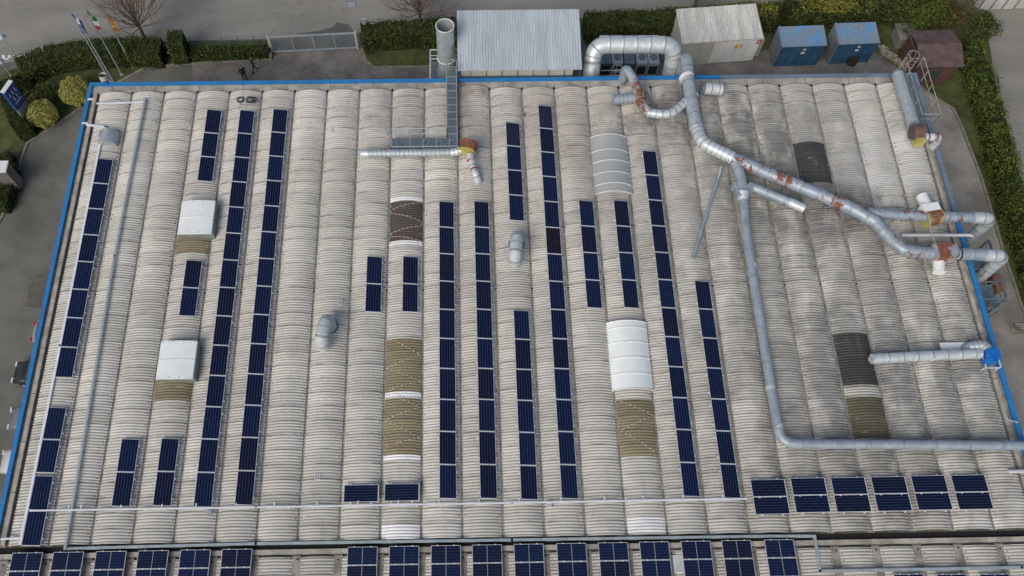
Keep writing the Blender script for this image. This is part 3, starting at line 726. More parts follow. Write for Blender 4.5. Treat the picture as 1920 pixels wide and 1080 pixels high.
mb = MB(); q = P(1742, 392, 1.3); mb.boxm((1.1, .55, .6), Matrix.Translation(q) @ Matrix.Rotation(.15, 4, 'Z')); part(mb, 'motor_box', M['skyw'], net)
for px in (1836,): pass
for (px, py) in ((1797, 477), (1775, 408)):
    mb = MB(); a = P(px, py, 1.22); mb.tube([a, a+Vector((.06, 0, 0))], .425, 20); part(mb, 'clamp_ring', M['black'] if px == 1797 else M['galvd'], net)
legs(net, [(1303, 215, 1.2), (1410, 315, 1.1), (1480, 345, 1.1), (1560, 378, 1.1), (1690, 404, 1.), (1720, 476, 1.), (1240, 214, 1.)])
# slack strap between the two fans
mb = MB(); mb.tube([P(1740, 400, 1.7), P(1747, 440, 1.3), P(1757, 462, 1.75)], .04, 6); part(mb, 'tie_rope', M['concl'], net)
# long duct down and across
n2 = thing('long_duct', 'long dull blue duct running down the roof then turning right', 'duct', tuple(P(1391, 352, 0)))
dpart(n2, 'pipe', [P(1394, 372, .95), P(1397, 420, .9), P(1412, 520, .85), P(1432, 640, .85), P(1450, 755, .85), P(1464, 832, .85), P(1560, 833, .85), P(1700, 833.5, .85), P(1960, 836, .85)], .30, 'galvd', rad=.95, band=1.9, flare=1.05, seg=20, r2=.27)
mb = MB(); q = P(1391, 352, 1.1)
mb.boxm((1.35, .40, .5), Matrix.Translation(q) @ Matrix.Rotation(-.22, 4, 'Z')); mb.boxm((.8, .55, .6), Matrix.Translation(q+Vector((-.1, -.45, -.1)))); part(mb, 'damper_box', M['galvd'], n2)
mb = MB(); mb.tube([P(1392, 362, 1.), P(1394, 376, .95)], [.45, .31], 14); part(mb, 'reducer', M['galvb'], n2)
dpart(n2, 'side_pipe', [P(1402, 347, 1.05), P(1480, 379, 1.0)], .29, 'galvd', band=1.2, seg=20)
dpart(n2, 'bright_end', [P(1478, 378, 1.0), P(1507, 391, .9)], .30, 'galvb', band=0, seg=20)
for (px, py) in ((1410, 500), (1445, 728), (1459, 800)):
    a = P(px, py, .85); mb = MB(); mb.tube([a+Vector((0, .12, 0)), a-Vector((0, .12, 0))], .30, 18); part(mb, 'joint_band', M['galvb'], n2)
legs(n2, [(1404, 470, .7), (1424, 590, .7), (1442, 700, .7), (1520, 833, .7), (1680, 833, .7), (1820, 834, .7)])
# thin pipe
mb = MB(); duct_mb(mb, [P(1352, 312, .9), P(1347, 335, .55), P(1325, 400, .5), P(1299, 486, .45)], .10, rad=.5, band=2.2, flare=1.1, seg=10)
single(mb, 'slanting_pipe', M['galvd'], 'thin grey pipe slanting between ribs left of the long duct', 'pipe')
mb = MB(); duct_mb(mb, [P(1690, 441, .8), P(1816, 441, .8), P(1824, 442, .8), P(1822, 447, .2)], .11, rad=.2, band=2.4, seg=12)
single(mb, 'crossing_pipe', M['whiteduct'], 'thin pale pipe running level between the two rusty duct arms', 'pipe')
# bright U duct behind the edge
u = thing('steel_arch_duct', 'shiny galvanised duct arching between shed and white hut', 'duct', tuple(P(1190, 120, GZ)))
zt = .55; a = P(1112, 84, zt); b_ = P(1266, 84, zt)
dpart(u, 'pipe', [Vector((a.x, a.y-1.6, GZ+.8)), Vector((a.x, a.y-1.4, -1.2)), Vector((a.x+.05, a.y, zt)), Vector((b_.x, b_.y, zt)), Vector((b_.x+.1, b_.y-.8, -1.5)), Vector((b_.x, b_.y-1.2, GZ+.8))], .62, 'galvb', rad=1.7, band=.95, flare=1.03, rib=True, seg=26)
# right-hand silver duct with blue fan
f5 = thing('silver_duct', 'bright silver duct ending at a blue fan on the right edge', 'duct', tuple(P(1740, 668, 0)))
dpart(f5, 'pipe', [P(1634, 673, .8), P(1742, 667, .8), P(1838, 663, .8)], .31, 'galvb', band=.85, flare=1.05, seg=20, rad=1)
dpart(f5, 'flexible_bend', [P(1853, 656, 1.0), P(1842, 646, .95), P(1822, 650, .7), P(1808, 655, .3)], .32, 'galv', rad=.5, band=.18, flare=1.06, seg=18)
mb = MB(); mb.tube([P(1628, 674.5, .68), P(1634.5, 673, .8)], [.10, .31], 20); part(mb, 'pointed_end', M['galvb'], f5)
mb = MB(); q = P(1857, 667, .95); mb.boxm((.75, .62, .8), Matrix.Translation(q) @ Matrix.Rotation(.0, 4, 'Z')); mb.tube([q+Vector((-.1, -.3, 0)), q+Vector((-.1, -.5, 0))], .42, 18); part(mb, 'fan_casing', M['bluepaint'], f5)
mb = MB(); q2 = P(1860, 683, .6)
for dx in (-.55, .35):
    mb.bar((q2.x+dx, q2.y-.25, .05), (q2.x+dx, q2.y-.25, .8), .06); mb.bar((q2.x+dx, q2.y-.25, .8), (q2.x+dx, q2.y+.7, .8), .06)
mb.bar((q2.x-.55, q2.y-.25, .62), (q2.x+.4, q2.y-.25, .62), .06); mb.bar((q2.x-.55, q2.y-.25, .15), (q2.x+.35, q2.y+.3, .6), .05); part(mb, 'stand', M['pvw'], f5)
mb = MB(); mb.tube([q2+Vector((-.05, .0, .2)), q2+Vector((-.05, .42, .2))], .17, 14); part(mb, 'motor', M['galv'], f5)
mb = MB(); q = P(1800, 651, .42); mb.box((q.x-1.2, q.y-.35, .40), (q.x+.6, q.y+.32, .43)); part(mb, 'cover_plate', M['skyw'], f5)
mb = MB(); q = P(1748, 674, .95); mb.boxm((.25, .12, .2), Matrix.Translation(q)); part(mb, 'inspection_hatch', M['white'], f5)
legs(f5, [(1665, 672, .65), (1760, 667, .65)], 'galv')
# ribbed duct with red fan, upper middle
f6 = thing('ribbed_duct', 'pale ribbed duct with a red fan beside the roof walkway', 'duct', tuple(P(770, 287, 0)))
dpart(f6, 'pipe', [P(690, 288, .8), P(848, 286, .8)], .27, 'galv', band=.26, flare=1.03, seg=20)
dpart(f6, 'bright_end', [P(676, 288, .8), P(691, 288, .8)], .265, 'galvb', band=0, seg=20)
dpart(f6, 'neck', [P(846, 286, .8), P(857, 285, .85), P(868, 279, 1.)], .28, 'galvb', rad=.4, band=.2, flare=1.04, seg=18)
c = P(879, 276, 1.1); mb = MB(); mb.tube([c-Vector((.12, .3, .0)), c+Vector((.08, .3, .1))], .60, 24); part(mb, 'fan_casing', M['rustp'], f6)
mb = MB(); mb.tube([c-Vector((.14, .38, .02)), c-Vector((.12, .3, 0))], .62, 24); mb.tube([c-Vector((.15, .47, 0)), c-Vector((.14, .39, 0))], .35, 20); part(mb, 'casing_rim', M['yellow'], f6)
dpart(f6, 'outlet_pipe', [P(881, 290, 1.1), P(886, 312, .95), P(893, 330, .8), P(897, 341, .35)], .25, 'rusty2' if 'rusty2' in M else 'whiteduct', rad=.6, band=.35, flare=1.04, seg=18)
for (px, py, z) in ((884, 303, 1.0), (889, 319, .9)):
    a = P(px, py, z); mb = MB(); mb.tube([a, a+Vector((-.04, .12, .02))], .262, 16); part(mb, 'red_band', M['rustp'], f6)
legs(f6, [(715, 288, .6), (775, 287, .6), (835, 286, .6)])
# duct along the right edge with brown fan and white outlet
f7 = thing('edge_duct', 'pale blue round-ended duct beside the corner walkway with brown fan', 'duct', tuple(P(1700, 190, 0)))
dpart(f7, 'pipe', [P(1683, 140, 1.0), P(1694, 175, 1.0), P(1712, 233, 1.0)], .385, 'galv', band=0, seg=24, rad=1)
c = P(1683, 139, 1.0); mb = MB(); mb.tube([c+Vector((0, .0, 0)), c+Vector((-.02, .18, 0)), c+Vector((-.03, .27, 0))], [.385, .31, .11], 20); part(mb, 'domed_end', M['galv'], f7)
c = P(1719, 249, 1.2); mb = MB(); mb.tube([c+Vector((-.35, .05, .05)), c+Vector((.3, 0, .0))], .52, 24); part(mb, 'fan_casing', M['shedr'], f7)
mb = MB(); mb.tube([c+Vector((-.05, .03, .02)), c+Vector((.05, 0, .02))], .55, 24); part(mb, 'casing_rim', M['rustp'], f7)
mb = MB(); mb.boxm((.55, .5, .6), Matrix.Translation(c+Vector((.1, -.55, -.2)))); part(mb, 'fan_base', M['yellow'], f7)
e3 = P(1763, 257, 1.1)
dpart(f7, 'outlet_pipe', [P(1733, 257, 1.1), e3, Vector((e3.x, e3.y, -1.2))], .27, 'whiteduct', rad=.5, band=.6, rib=True, seg=20)
for px in (1738, 1754):
    a = P(px, 257, 1.1); mb = MB(); mb.tube([a, a+Vector((.1, 0, 0))], .285, 16); part(mb, 'red_band', M['rustp'], f7)
for (px, py) in ((1690, 165), (1702, 205), (1706, 222)):
    a = P(px, py, 1.); mb = MB(); mb.bar(a+Vector((-.3, 0, -.2)), Vector((a.x-1.1, a.y-.3, .1)), .05); mb.bar(a+Vector((.3, 0, -.2)), Vector((a.x+.4, a.y, -.03)), .05); part(mb, 'brace', M['galv'], f7)
# small pipe at far right bottom
mb = MB(); duct_mb(mb, [P(1890, 884, .35), P(1940, 883, .35)], .12, band=.8, seg=10); single(mb, 'short_pipe', M['whiteduct'], 'short pale pipe at the right edge below the long duct', 'pipe')
mb = MB(); duct_mb(mb, [P(1884, 775, .35), P(1888, 787, .3), P(1905, 791, .5), P(1909, 792, .5)], .04, band=0, seg=8); single(mb, 'bent_rod', M['galv'], 'thin bent metal rod over the blue edge at right', 'rod')
# ------------------------------------------------------------------ walkways
def rail(mb, pts, h=1.05, post=1.4, w=.06, mid=True):
    for a, b in zip(pts[:-1], pts[1:]):
        a = Vector(a); b = Vector(b); up = Vector((0, 0, h)); L = (b-a).length; n = max(1, round(L/post))
        mb.tube([a+up, b+up], w/2, 6)
        if mid: mb.tube([a+up*.5, b+up*.5], w*.4, 6)
        for k in range(n+1): c = a.lerp(b, k/n); mb.tube([c, c+up], w/2, 6)
wk = thing('roof_walkway', 'blue grey grated walkway with railings beside the ribbed duct', 'walkway', tuple(P(846, 210, 0)))
z = .62; A = P(838, 158, z); B = P(857, 264, z); x0, x1 = A.x, P(857, 200, z).x; yt = 32.9; yl = P(800, 259, z).y; yb = P(800, 283, z).y; xl = P(735, 270, z).x
mb = MB(); mb.box((x0, yl, z-.04), (x1, yt, z)); mb.box((xl, yb, z-.04), (x1, yl-.002, z))
mb.mi = 1; yy = yl+.3
while yy < yt: mb.box((x0+.03, yy, z+.001), (x1-.03, yy+.06, z+.02)); yy += .62
yy = xl+.3
while yy < x1: mb.box((yy, yb+.03, z+.001), (yy+.05, yl-.03, z+.02)); yy += .9
part(mb, 'grating', [M['grate'], M['galv']], wk)
mb = MB(); rail(mb, [(x1, yb, z), (x1, yt, z)]); part(mb, 'railing', M['galv'], wk)
mb = MB(); rail(mb, [(x0, yl, z), (x0, yt, z)]); part(mb, 'railing', M['galv'], wk)
mb = MB(); rail(mb, [(xl, yl, z), (x0, yl, z)]); rail(mb, [(xl, yb, z), (xl, yl, z)]); part(mb, 'railing', M['galv'], wk)
mb = MB(); rail(mb, [(xl, yb, z), (x1, yb, z)], mid=False, h=.5); part(mb, 'railing', M['galv'], wk)
mb = MB()
for y in (yb+.2, (yb+yl)/2, yl+2, yl+4, yt-.9):
    for x in (x0+.05, x1-.05): mb.bar((x, y, .02), (x, y, z-.04), .06)
part(mb, 'stand', M['steelb'], wk)
w2 = thing('corner_walkway', 'narrow railed walkway along the top right roof corner', 'walkway', tuple(P(1725, 190, 0)))
xa = 55.0; xb = 55.9; y0 = P(1730, 233, .3).y; mb = MB(); mb.box((xa-.15, y0, .30), (xb-.1, 32.3, .34)); part(mb, 'grating', M['grate'], w2)
mb = MB(); rail(mb, [(xa-.1, y0, .34), (xa-.1, 32.9, .34)], w=.05); part(mb, 'railing', M['concl'], w2)
mb = MB(); rail(mb, [(xb+.25, y0, .40), (xb+.25, 32.9, .40)], w=.05); rail(mb, [(xa-.1, y0, .34), (xb+.25, y0, .34)], w=.05); part(mb, 'railing', M['concl'], w2)
def cage(root, x, y, z0, z1, m='concl', w=.45, face=1):
    mb = MB()
    for sx in (-w/2, w/2): mb.tube([(x+sx, y, z0), (x+sx, y, z1)], .025, 6)
    zz = z0+.2
    while zz < z1: mb.tube([(x-w/2, y, zz), (x+w/2, y, zz)], .015, 5); zz += .3
    part(mb, 'ladder', M[m], root); mb = MB(); zz = max(z0+2.2, z1-3.5); hoops = []
    while zz <= z1+.01:
        hoop = [(x+.38*math.cos(t), y+face*(.36+.36*math.sin(t)), zz) for t in [(-.25+k*1.5/10)*PI for k in range(11)]]
        mb.tube(hoop, .022, 5); zz += .7; hoops.append(hoop)
    for k in (0, 3, 5, 7, 10):
        if len(hoops) > 1: mb.tube([hoops[0][k], hoops[-1][k]], .016, 5)
    part(mb, 'safety_cage', M[m], root)
cage(w2, 55.6, 32.95, GZ, 1.3, 'concl', .5)
# ------------------------------------------------------------------ tall stack with platform
st = P(838, 147, -2.6)
stk = thing('chimney_stack', 'tall open-topped grey metal chimney beside the blue-grey roofed shed', 'chimney', (st.x, st.y, GZ)); zs = ztop(st, 48)
mb = MB(); q = [Vector((st.x, st.y, GZ)), Vector((st.x, st.y, ztop(st, 108)))]; mb.tube(q, .59, 32, False); zj = q[1].z
mb.tube([(st.x, st.y, zj), (st.x, st.y, zs)], .635, 32, False); mb.tube([(st.x, st.y, zs), (st.x, st.y, zj-3)], .605, 32, False)
part(mb, 'shaft', M['galv'], stk)
mb = MB(); ring = [(st.x+.63*math.cos(2*PI*k/32), st.y+.63*math.sin(2*PI*k/32), zs) for k in range(33)]; mb.tube(ring, .035, 6)
part(mb, 'rim', M['white'], stk)
mb = MB(); ring = [(st.x+.64*math.cos(2*PI*k/32), st.y+.64*math.sin(2*PI*k/32), zj) for k in range(33)]; mb.tube(ring, .035, 6); part(mb, 'joint_ring', M['white'], stk)
pf = thing('service_platform', 'white railed steel platform round the foot of the grey chimney', 'platform', (st.x, st.y, GZ))
zp = -2.3
xl = P(808, 110, zp).x; xr = P(857, 110, zp).x; yf = 33.3; ybk = st.y+1.4
for zz in (zp, zp-2.2):
    mb = MB(); mb.box((xl, yf, zz-.06), (st.x-.72, ybk, zz)); mb.box((st.x+.72, yf, zz-.06), (xr+.6, ybk, zz)); mb.box((st.x-.718, st.y+.72, zz-.06), (st.x+.718, ybk, zz)); part(mb, 'deck', M['grate'], pf)
mb = MB(); rail(mb, [(xl, yf, zp), (xl, ybk, zp), (xr+.6, ybk, zp)], h=1.2, w=.07); rail(mb, [(xl, yf, zp-2.2), (xl, ybk, zp-2.2), (xr+.6, ybk, zp-2.2)], h=1.2, w=.07); part(mb, 'railing', M['white'], pf)
mb = MB()
for zz in (zp-.5, zp-.9, zp-1.3, zp+.25): mb.bar((xl, ybk, zz), (xr+.6, ybk, zz), .06)
for (x, y) in ((xl, yf), (xl, ybk), (xr+.5, ybk)): mb.bar((x, y, GZ), (x, y, zp), .12)
part(mb, 'frame', M['white'], pf)
lf = MB(); xL = P(790, 130, zp).x; yL = yf+.4
for k in range(3):
    x = xL+k*.33; lf.bar((x, yL, GZ), (x, yL, zp+.8), .05)
zz = GZ+.9
while zz < zp+.9: lf.bar((xL, yL, zz), (xL+.66, yL, zz), .05); zz += 1.15
part(lf, 'ladder_frame', M['concl'], pf)
mb = MB(); cx_, cyy = P(848, 140, -.2).x, 32.95
cage(pf, cx_, cyy, GZ, .9, 'galv', .5)
# ------------------------------------------------------------------ shed with pale metal roof
zf, zb = .7, 1.5
fl, fr, bl, br = P(862, 131, zf), P(1093, 129, zf), P(853, 20, zb), P(1084, 18, zb)
x0 = (fl.x+bl.x)/2; x1 = (fr.x+br.x)/2; y0 = fl.y; y1 = bl.y
sh = thing('storage_shed', 'tall shed with pale blue-grey ribbed metal roof behind the factory', 'shed', ((x0+x1)/2, (y0+y1)/2, GZ))
mb = MB(); nr = 44; prof = []
for k in range(nr):
    xa = x0+(x1-x0)*k/nr; d = (x1-x0)/nr; prof += [(xa, 0), (xa+d*.62, 0), (xa+d*.72, .05), (xa+d*.90, .05)]
prof.append((x1, 0)); vs = []
for (x, h) in prof: vs += [(x, y0, zf+h), (x, y1, zb+h)]
mb.add(vs, [(2*k, 2*k+2, 2*k+3, 2*k+1) for k in range(len(prof)-1)])
mb.add([(x0, y0, zf-.12), (x1, y0, zf-.12), (x1, y1, zb-.12), (x0, y1, zb-.12), (x0, y0, zf-.01), (x1, y0, zf-.01), (x1, y1, zb-.01), (x0, y1, zb-.01)], [(0, 3, 2, 1), (4, 5, 6, 7), (0, 1, 5, 4), (1, 2, 6, 5), (2, 3, 7, 6), (3, 0, 4, 7)])
part(mb, 'roof', M['roofsh'], sh)
mb = MB(); mb.box((x0+.25, y0+.15, GZ), (x1-.6, y1-.2, zf-.13)); part(mb, 'wall', M['hutwall'], sh)
mb = MB()
for k in range(9): x = x0+.9+k*1.12; mb.box((x, y0+.08, GZ), (x+.04, y0+.149, zf-.2))
mb.box((x0+.25, y0+.07, zf-.9), (x1-.6, y0+.148, zf-.8)); part(mb, 'wall_frame', M['steelb'], sh)
# ------------------------------------------------------------------ white hut, containers, shed
def hut():
    a = P(1284, 124, GZ); b = P(1405, 118, GZ); zt = -4.3
    d = (b-a); d.z = 0; u = d.normalized(); n = Vector((-u.y, u.x, 0)); 
    rl, rr = P(1280, 82, zt), P(1432, 71, zt); L = (rr-rl).length; dep = 3.1
    o = rl+Vector((0, 0, 0)); u = (rr-rl).normalized(); n = Vector((-u.y, u.x, 0))
    t = thing('utility_hut', 'long white metal hut with ribbed roof and sliding doors', 'hut', (o.x+u.x*L/2, o.y+u.y*L/2, GZ))
    def Q(s, w, z): q = o+u*s+n*w; return (q.x, q.y, z)
    mb = MB(); mb.add([Q(.1, .15, GZ), Q(L-.15, .15, GZ), Q(L-.15, dep, GZ), Q(.1, dep, GZ), Q(.1, .15, zt-.05), Q(L-.15, .15, zt-.05), Q(L-.15, dep, zt+.3), Q(.1, dep, zt+.3)], [(0, 3, 2, 1), (4, 5, 6, 7), (0, 1, 5, 4), (1, 2, 6, 5), (2, 3, 7, 6), (3, 0, 4, 7)]); part(mb, 'wall', M['hutwall'], t)
    mb = MB(); nr = 30; vs = []
    for k in range(nr*2+1):
        s = L*k/(nr*2); h = .04 if k % 2 else 0
        vs += [Q(s, 0, zt+h), Q(s, dep+.15, zt+.42+h)]
    mb.add(vs, [(2*k, 2*k+2, 2*k+3, 2*k+1) for k in range(nr*2)])
    mb.add([Q(0, 0, zt-.12), Q(L, 0, zt-.12), Q(L, dep+.15, zt+.28), Q(0, dep+.15, zt+.28), Q(0, 0, zt-.01), Q(L, 0, zt-.01), Q(L, dep+.15, zt+.40), Q(0, dep+.15, zt+.40)], [(0, 3, 2, 1), (4, 5, 6, 7), (0, 1, 5, 4), (1, 2, 6, 5), (2, 3, 7, 6), (3, 0, 4, 7)])
    part(mb, 'roof', M['hutroof'], t)
    for k, (sa, sb) in enumerate(((.42, .56), (.565, .70), (.705, .84), (.845, .985))):
        mb = MB(); mb.add([Q(L*sa, .06, GZ+.15), Q(L*sb, .06, GZ+.15), Q(L*sb, .13, GZ+.15), Q(L*sa, .13, GZ+.15), Q(L*sa, .06, zt-.16), Q(L*sb, .06, zt-.16), Q(L*sb, .13, zt-.16), Q(L*sa, .13, zt-.16)], [(0, 3, 2, 1), (4, 5, 6, 7), (0, 1, 5, 4), (1, 2, 6, 5), (2, 3, 7, 6), (3, 0, 4, 7)])
        part(mb, 'sliding_door', M['hutdoor'], t)
    def plate(s, z, w, h, m, nm='sign'):
        mb = MB(); mb.add([Q(s, .045, z), Q(s+w, .045, z), Q(s+w, .045, z+h), Q(s, .045, z+h)], [(0, 1, 2, 3)]); return part(mb, nm, M[m], t)
    plate(L*.68, -5.35, .32, .45, 'signy', 'warning_sign'); plate(L*.735, -5.35, .34, .5, 'fwhite', 'prohibition_sign'); plate(L*.94, -5.0, .34, .45, 'fred', 'fire_sign')
    def mark(s, z, m, r=.09):
        mb = MB(); c = Vector(Q(s, .03, z)); ring = [c+u*r*math.cos(2*PI*k/12)+Vector((0, 0, r*math.sin(2*PI*k/12))) for k in range(13)]
        mb.tube(ring, .018, 5); mb.tube([c-u*r*.7+Vector((0, 0, r*.7)), c+u*r*.7-Vector((0, 0, r*.7))], .016, 5); return part(mb, 'sign_symbol', M[m], t)
    mark(L*.735+.17, -5.0, 'fred'); mark(L*.735+.17, -5.22, 'fred', .07)
    mb = MB(); c = Vector(Q(L*.68+.16, .03, -5.15)); mb.tube([c+u*(-.1)-Vector((0, 0, .09)), c+u*.1-Vector((0, 0, .09)), c+Vector((0, 0, .1)), c-u*.1-Vector((0, 0, .09))], .014, 5); part(mb, 'sign_symbol', M['black'], t)
    mb = MB(); mb.add([Q(L*.94+.05, .03, -4.85), Q(L*.94+.29, .03, -4.85), Q(L*.94+.29, .03, -4.80), Q(L*.94+.05, .03, -4.80)], [(0, 1, 2, 3)]); mb.add([Q(L*.94+.12, .03, -4.93), Q(L*.94+.2, .03, -4.93), Q(L*.94+.2, .03, -4.65), Q(L*.94+.12, .03, -4.65)], [(0, 1, 2, 3)]); part(mb, 'sign_symbol', M['fwhite'], t)
    mb = MB(); mb.add([Q(L-.14, .6, GZ), Q(L+.55, .6, GZ), Q(L+.55, 2.4, GZ), Q(L-.14, 2.4, GZ), Q(L-.14, .6, zt-.9), Q(L+.55, .6, zt-.9), Q(L+.55, 2.4, zt-.8), Q(L-.14, 2.4, zt-.8)], [(0, 3, 2, 1), (4, 5, 6, 7), (0, 1, 5, 4), (1, 2, 6, 5), (2, 3, 7, 6), (3, 0, 4, 7)]); part(mb, 'side_locker', M['hutwall'], t)
hut()
def container(fl, fr, bl, zt, label, hgt=2.45):
    o = P(*fl, zt); r = P(*fr, zt); u = (r-o); L = u.length; u.normalize(); n = Vector((-u.y, u.x, 0)); bk = P(*bl, zt+.25); dep = abs((bk-o).dot(n)); zt0 = zt-.02
    t = thing('blue_container', label, 'container', (o.x+u.x*L/2, o.y+u.y*L/2, GZ), 'blue waste containers beside the hedge')
    def Q(s, w, z): q = o+u*s+n*w; return (q.x, q.y, z)
    def bx(mb, s0, s1, w0, w1, z0, z1, dz=0.): mb.add([Q(s0, w0, z0), Q(s1, w0, z0), Q(s1, w1, z0), Q(s0, w1, z0), Q(s0, w0, z1), Q(s1, w0, z1), Q(s1, w1, z1+dz), Q(s0, w1, z1+dz)], [(0, 3, 2, 1), (4, 5, 6, 7), (0, 1, 5, 4), (1, 2, 6, 5), (2, 3, 7, 6), (3, 0, 4, 7)])
    mb = MB(); bx(mb, .1, L-.05, .12, dep-.05, GZ+.12, zt-.08, .2); part(mb, 'body', M['contw'], t)
    mb = MB()
    for k in range(5): s = .1+(L-.25)*k/4; bx(mb, s, s+.09, .05, .118, GZ+.12, zt-.1)
    bx(mb, .05, L, .04, .118, GZ+.05, GZ+.2); part(mb, 'side_rib', M['contw'], t)
    mb = MB(); bx(mb, 0, .098, .1, dep, GZ+.1, zt-.12, .2); part(mb, 'end_door', M['conte'], t)
    mb = MB(); bx(mb, .06, L+.02, 0, dep, zt-.07, zt, .25); bx(mb, .02, .16, -.02, dep+.02, zt-.06, zt+.05, .25); part(mb, 'lid', M['contr'], t)
    mb = MB(); bx(mb, L*.52, L*.58, .02, .04, zt-.5, zt-.35); bx(mb, L*.50, L*.58, .02, .04, zt-.9, zt-.7); part(mb, 'paper_notice', M['fwhite'], t)
container((1466, 88), (1551, 85), (1457, 50), GZ+2.3, 'weathered blue container with faded lid, nearer the white hut')
container((1573, 83), (1650, 80), (1562, 44), GZ+2.3, 'darker blue container with black rolls in front')
mb = MB(); q = P(1597, 116, GZ); mb.tube([q+Vector((-.1, -.1, .0)), q+Vector((-.1, -.1, .75))], .42, 20); mb.tube([q+Vector((.25, .75, 0)), q+Vector((.25, .75, .85))], .46, 20)
mb.tube([q+Vector((-.1, -.1, .75)), q+Vector((-.1, -.1, .78))], .2, 14); single(mb, 'rubbish_drum', M['rubber'], 'two black drums standing together before the darker blue container', 'drum')
def bshed():
    zt = GZ+2.5; a = P(1724, 126, zt); b = P(1808, 126, zt); bk = P(1716, 52, zt+.3); y0, y1 = a.y, bk.y; x0, x1 = a.x, b.x
    t = thing('garden_shed', 'brown wooden shed with a brown sheet roof at upper right', 'shed', ((x0+x1)/2, (y0+y1)/2, GZ))
    mb = MB(); mb.box((x0+.25, y0+.3, GZ), (x1-.25, y1-.2, zt-.06)); part(mb, 'wall', M['shedw'], t)
    mb = MB(); n = 22; ym = (y0+y1)/2
    for k in range(n):
        ya = y0+(y1-y0)*k/n; yb2 = y0+(y1-y0)*(k+1)/n; h = .5
        za = zt+h*(1-abs(ya-ym)/(ym-y0)); zb2 = zt+h*(1-abs(yb2-ym)/(ym-y0)); o = .03
        mb.add([(x0, ya, za+o), (x1, ya, za+o), (x1, yb2, zb2), (x0, yb2, zb2), (x0, ya, za-.06), (x1, ya, za-.06)], [(0, 1, 2, 3), (4, 5, 1, 0)])
    mb.box((x0, y0, zt-.08), (x0+.06, y1, zt+.0)); mb.box((x1-.06, y0, zt-.08), (x1, y1, zt+.0)); part(mb, 'roof', M['shedr'], t)
    mb = MB(); mb.box((x0+1.4, y0+.26, GZ+.8), (x0+2.3, y0+.299, GZ+1.8)); part(mb, 'window', M['glass'], t)
    mb = MB()
    for x in (x0+1.32, x0+2.3): mb.box((x, y0+.24, GZ+.72), (x+.08, y0+.298, GZ+1.88))
    mb.box((x0+1.402, y0+.24, GZ+1.8), (x0+2.298, y0+.298, GZ+1.88)); part(mb, 'window_frame', M['bark'], t)
bshed()
mb = MB(); q = P(1690, 92, GZ); mb.box((q.x-.6, q.y, GZ), (q.x+.9, q.y+1.6, GZ+1.1)); mb.box((q.x-.7, q.y-.1, GZ+1.1), (q.x+1, q.y+1.7, GZ+1.18)); single(mb, 'covered_pallet', M['yardc'], 'grey covered pallet between container and brown shed', 'pallet')
# cooling units
for k, px in enumerate((1136, 1158, 1181, 1204, 1226)):
    q = P(px, 119, GZ+1.5); t = thing('cooling_unit', '%s cooling unit from the left under the shiny arch duct' % ORD[k], 'cooling unit', (q.x, q.y, GZ), 'cooling units under the arch duct')
    mb = MB(); mb.box((q.x-.44, q.y-.1, GZ+.2), (q.x+.44, q.y+1.3, GZ+1.6)); part(mb, 'casing', M['galv' if k in (1, 3, 4) else 'steelb'], t)
    mb = MB(); mb.box((q.x-.42, q.y+1.32, GZ+.2), (q.x+.42, q.y+2.3, GZ+2.2)); part(mb, 'cabinet', M['white' if k != 2 else 'galvd'], t)
    mb = MB(); mb.tube([(q.x+.02, q.y+.55, GZ+1.6), (q.x+.02, q.y+.55, GZ+1.66)], .33, 18); mb.tube([(q.x+.02, q.y+.55, GZ+1.66), (q.x+.02, q.y+.55, GZ+1.70)], .1, 10); part(mb, 'fan_grille', M['grate'], t)
    mb = MB(); mb.box((q.x-.35, q.y-.14, GZ+.4), (q.x+.35, q.y-.101, GZ+1.3)); part(mb, 'louvre', M['hole'], t)
sp = thing('steel_landing', 'grey railed steel landing behind the edge below the arch duct', 'platform', tuple(P(1130, 145, GZ)))
a = P(1112, 140, -2.8); b_ = P(1178, 140, -2.8)
mb = MB(); mb.box((a.x, 33.3, -2.86), (b_.x, 34.9, -2.8)); part(mb, 'deck', M['drive'], sp)
mb = MB(); rail(mb, [(a.x, 33.3, -2.8), (a.x, 34.9, -2.8), (b_.x-.8, 34.9, -2.8)], w=.06); rail(mb, [(b_.x, 33.3, -2.8), (b_.x, 34.9, -2.8)], w=.06)
for x in (a.x, b_.x): mb.bar((x, 34.9, GZ), (x, 34.9, -2.8), .1)
part(mb, 'railing', M['galv'], sp)
cage(sp, (a.x+b_.x)/2+.4, 34.95, GZ, -1.6, 'galv', .5)
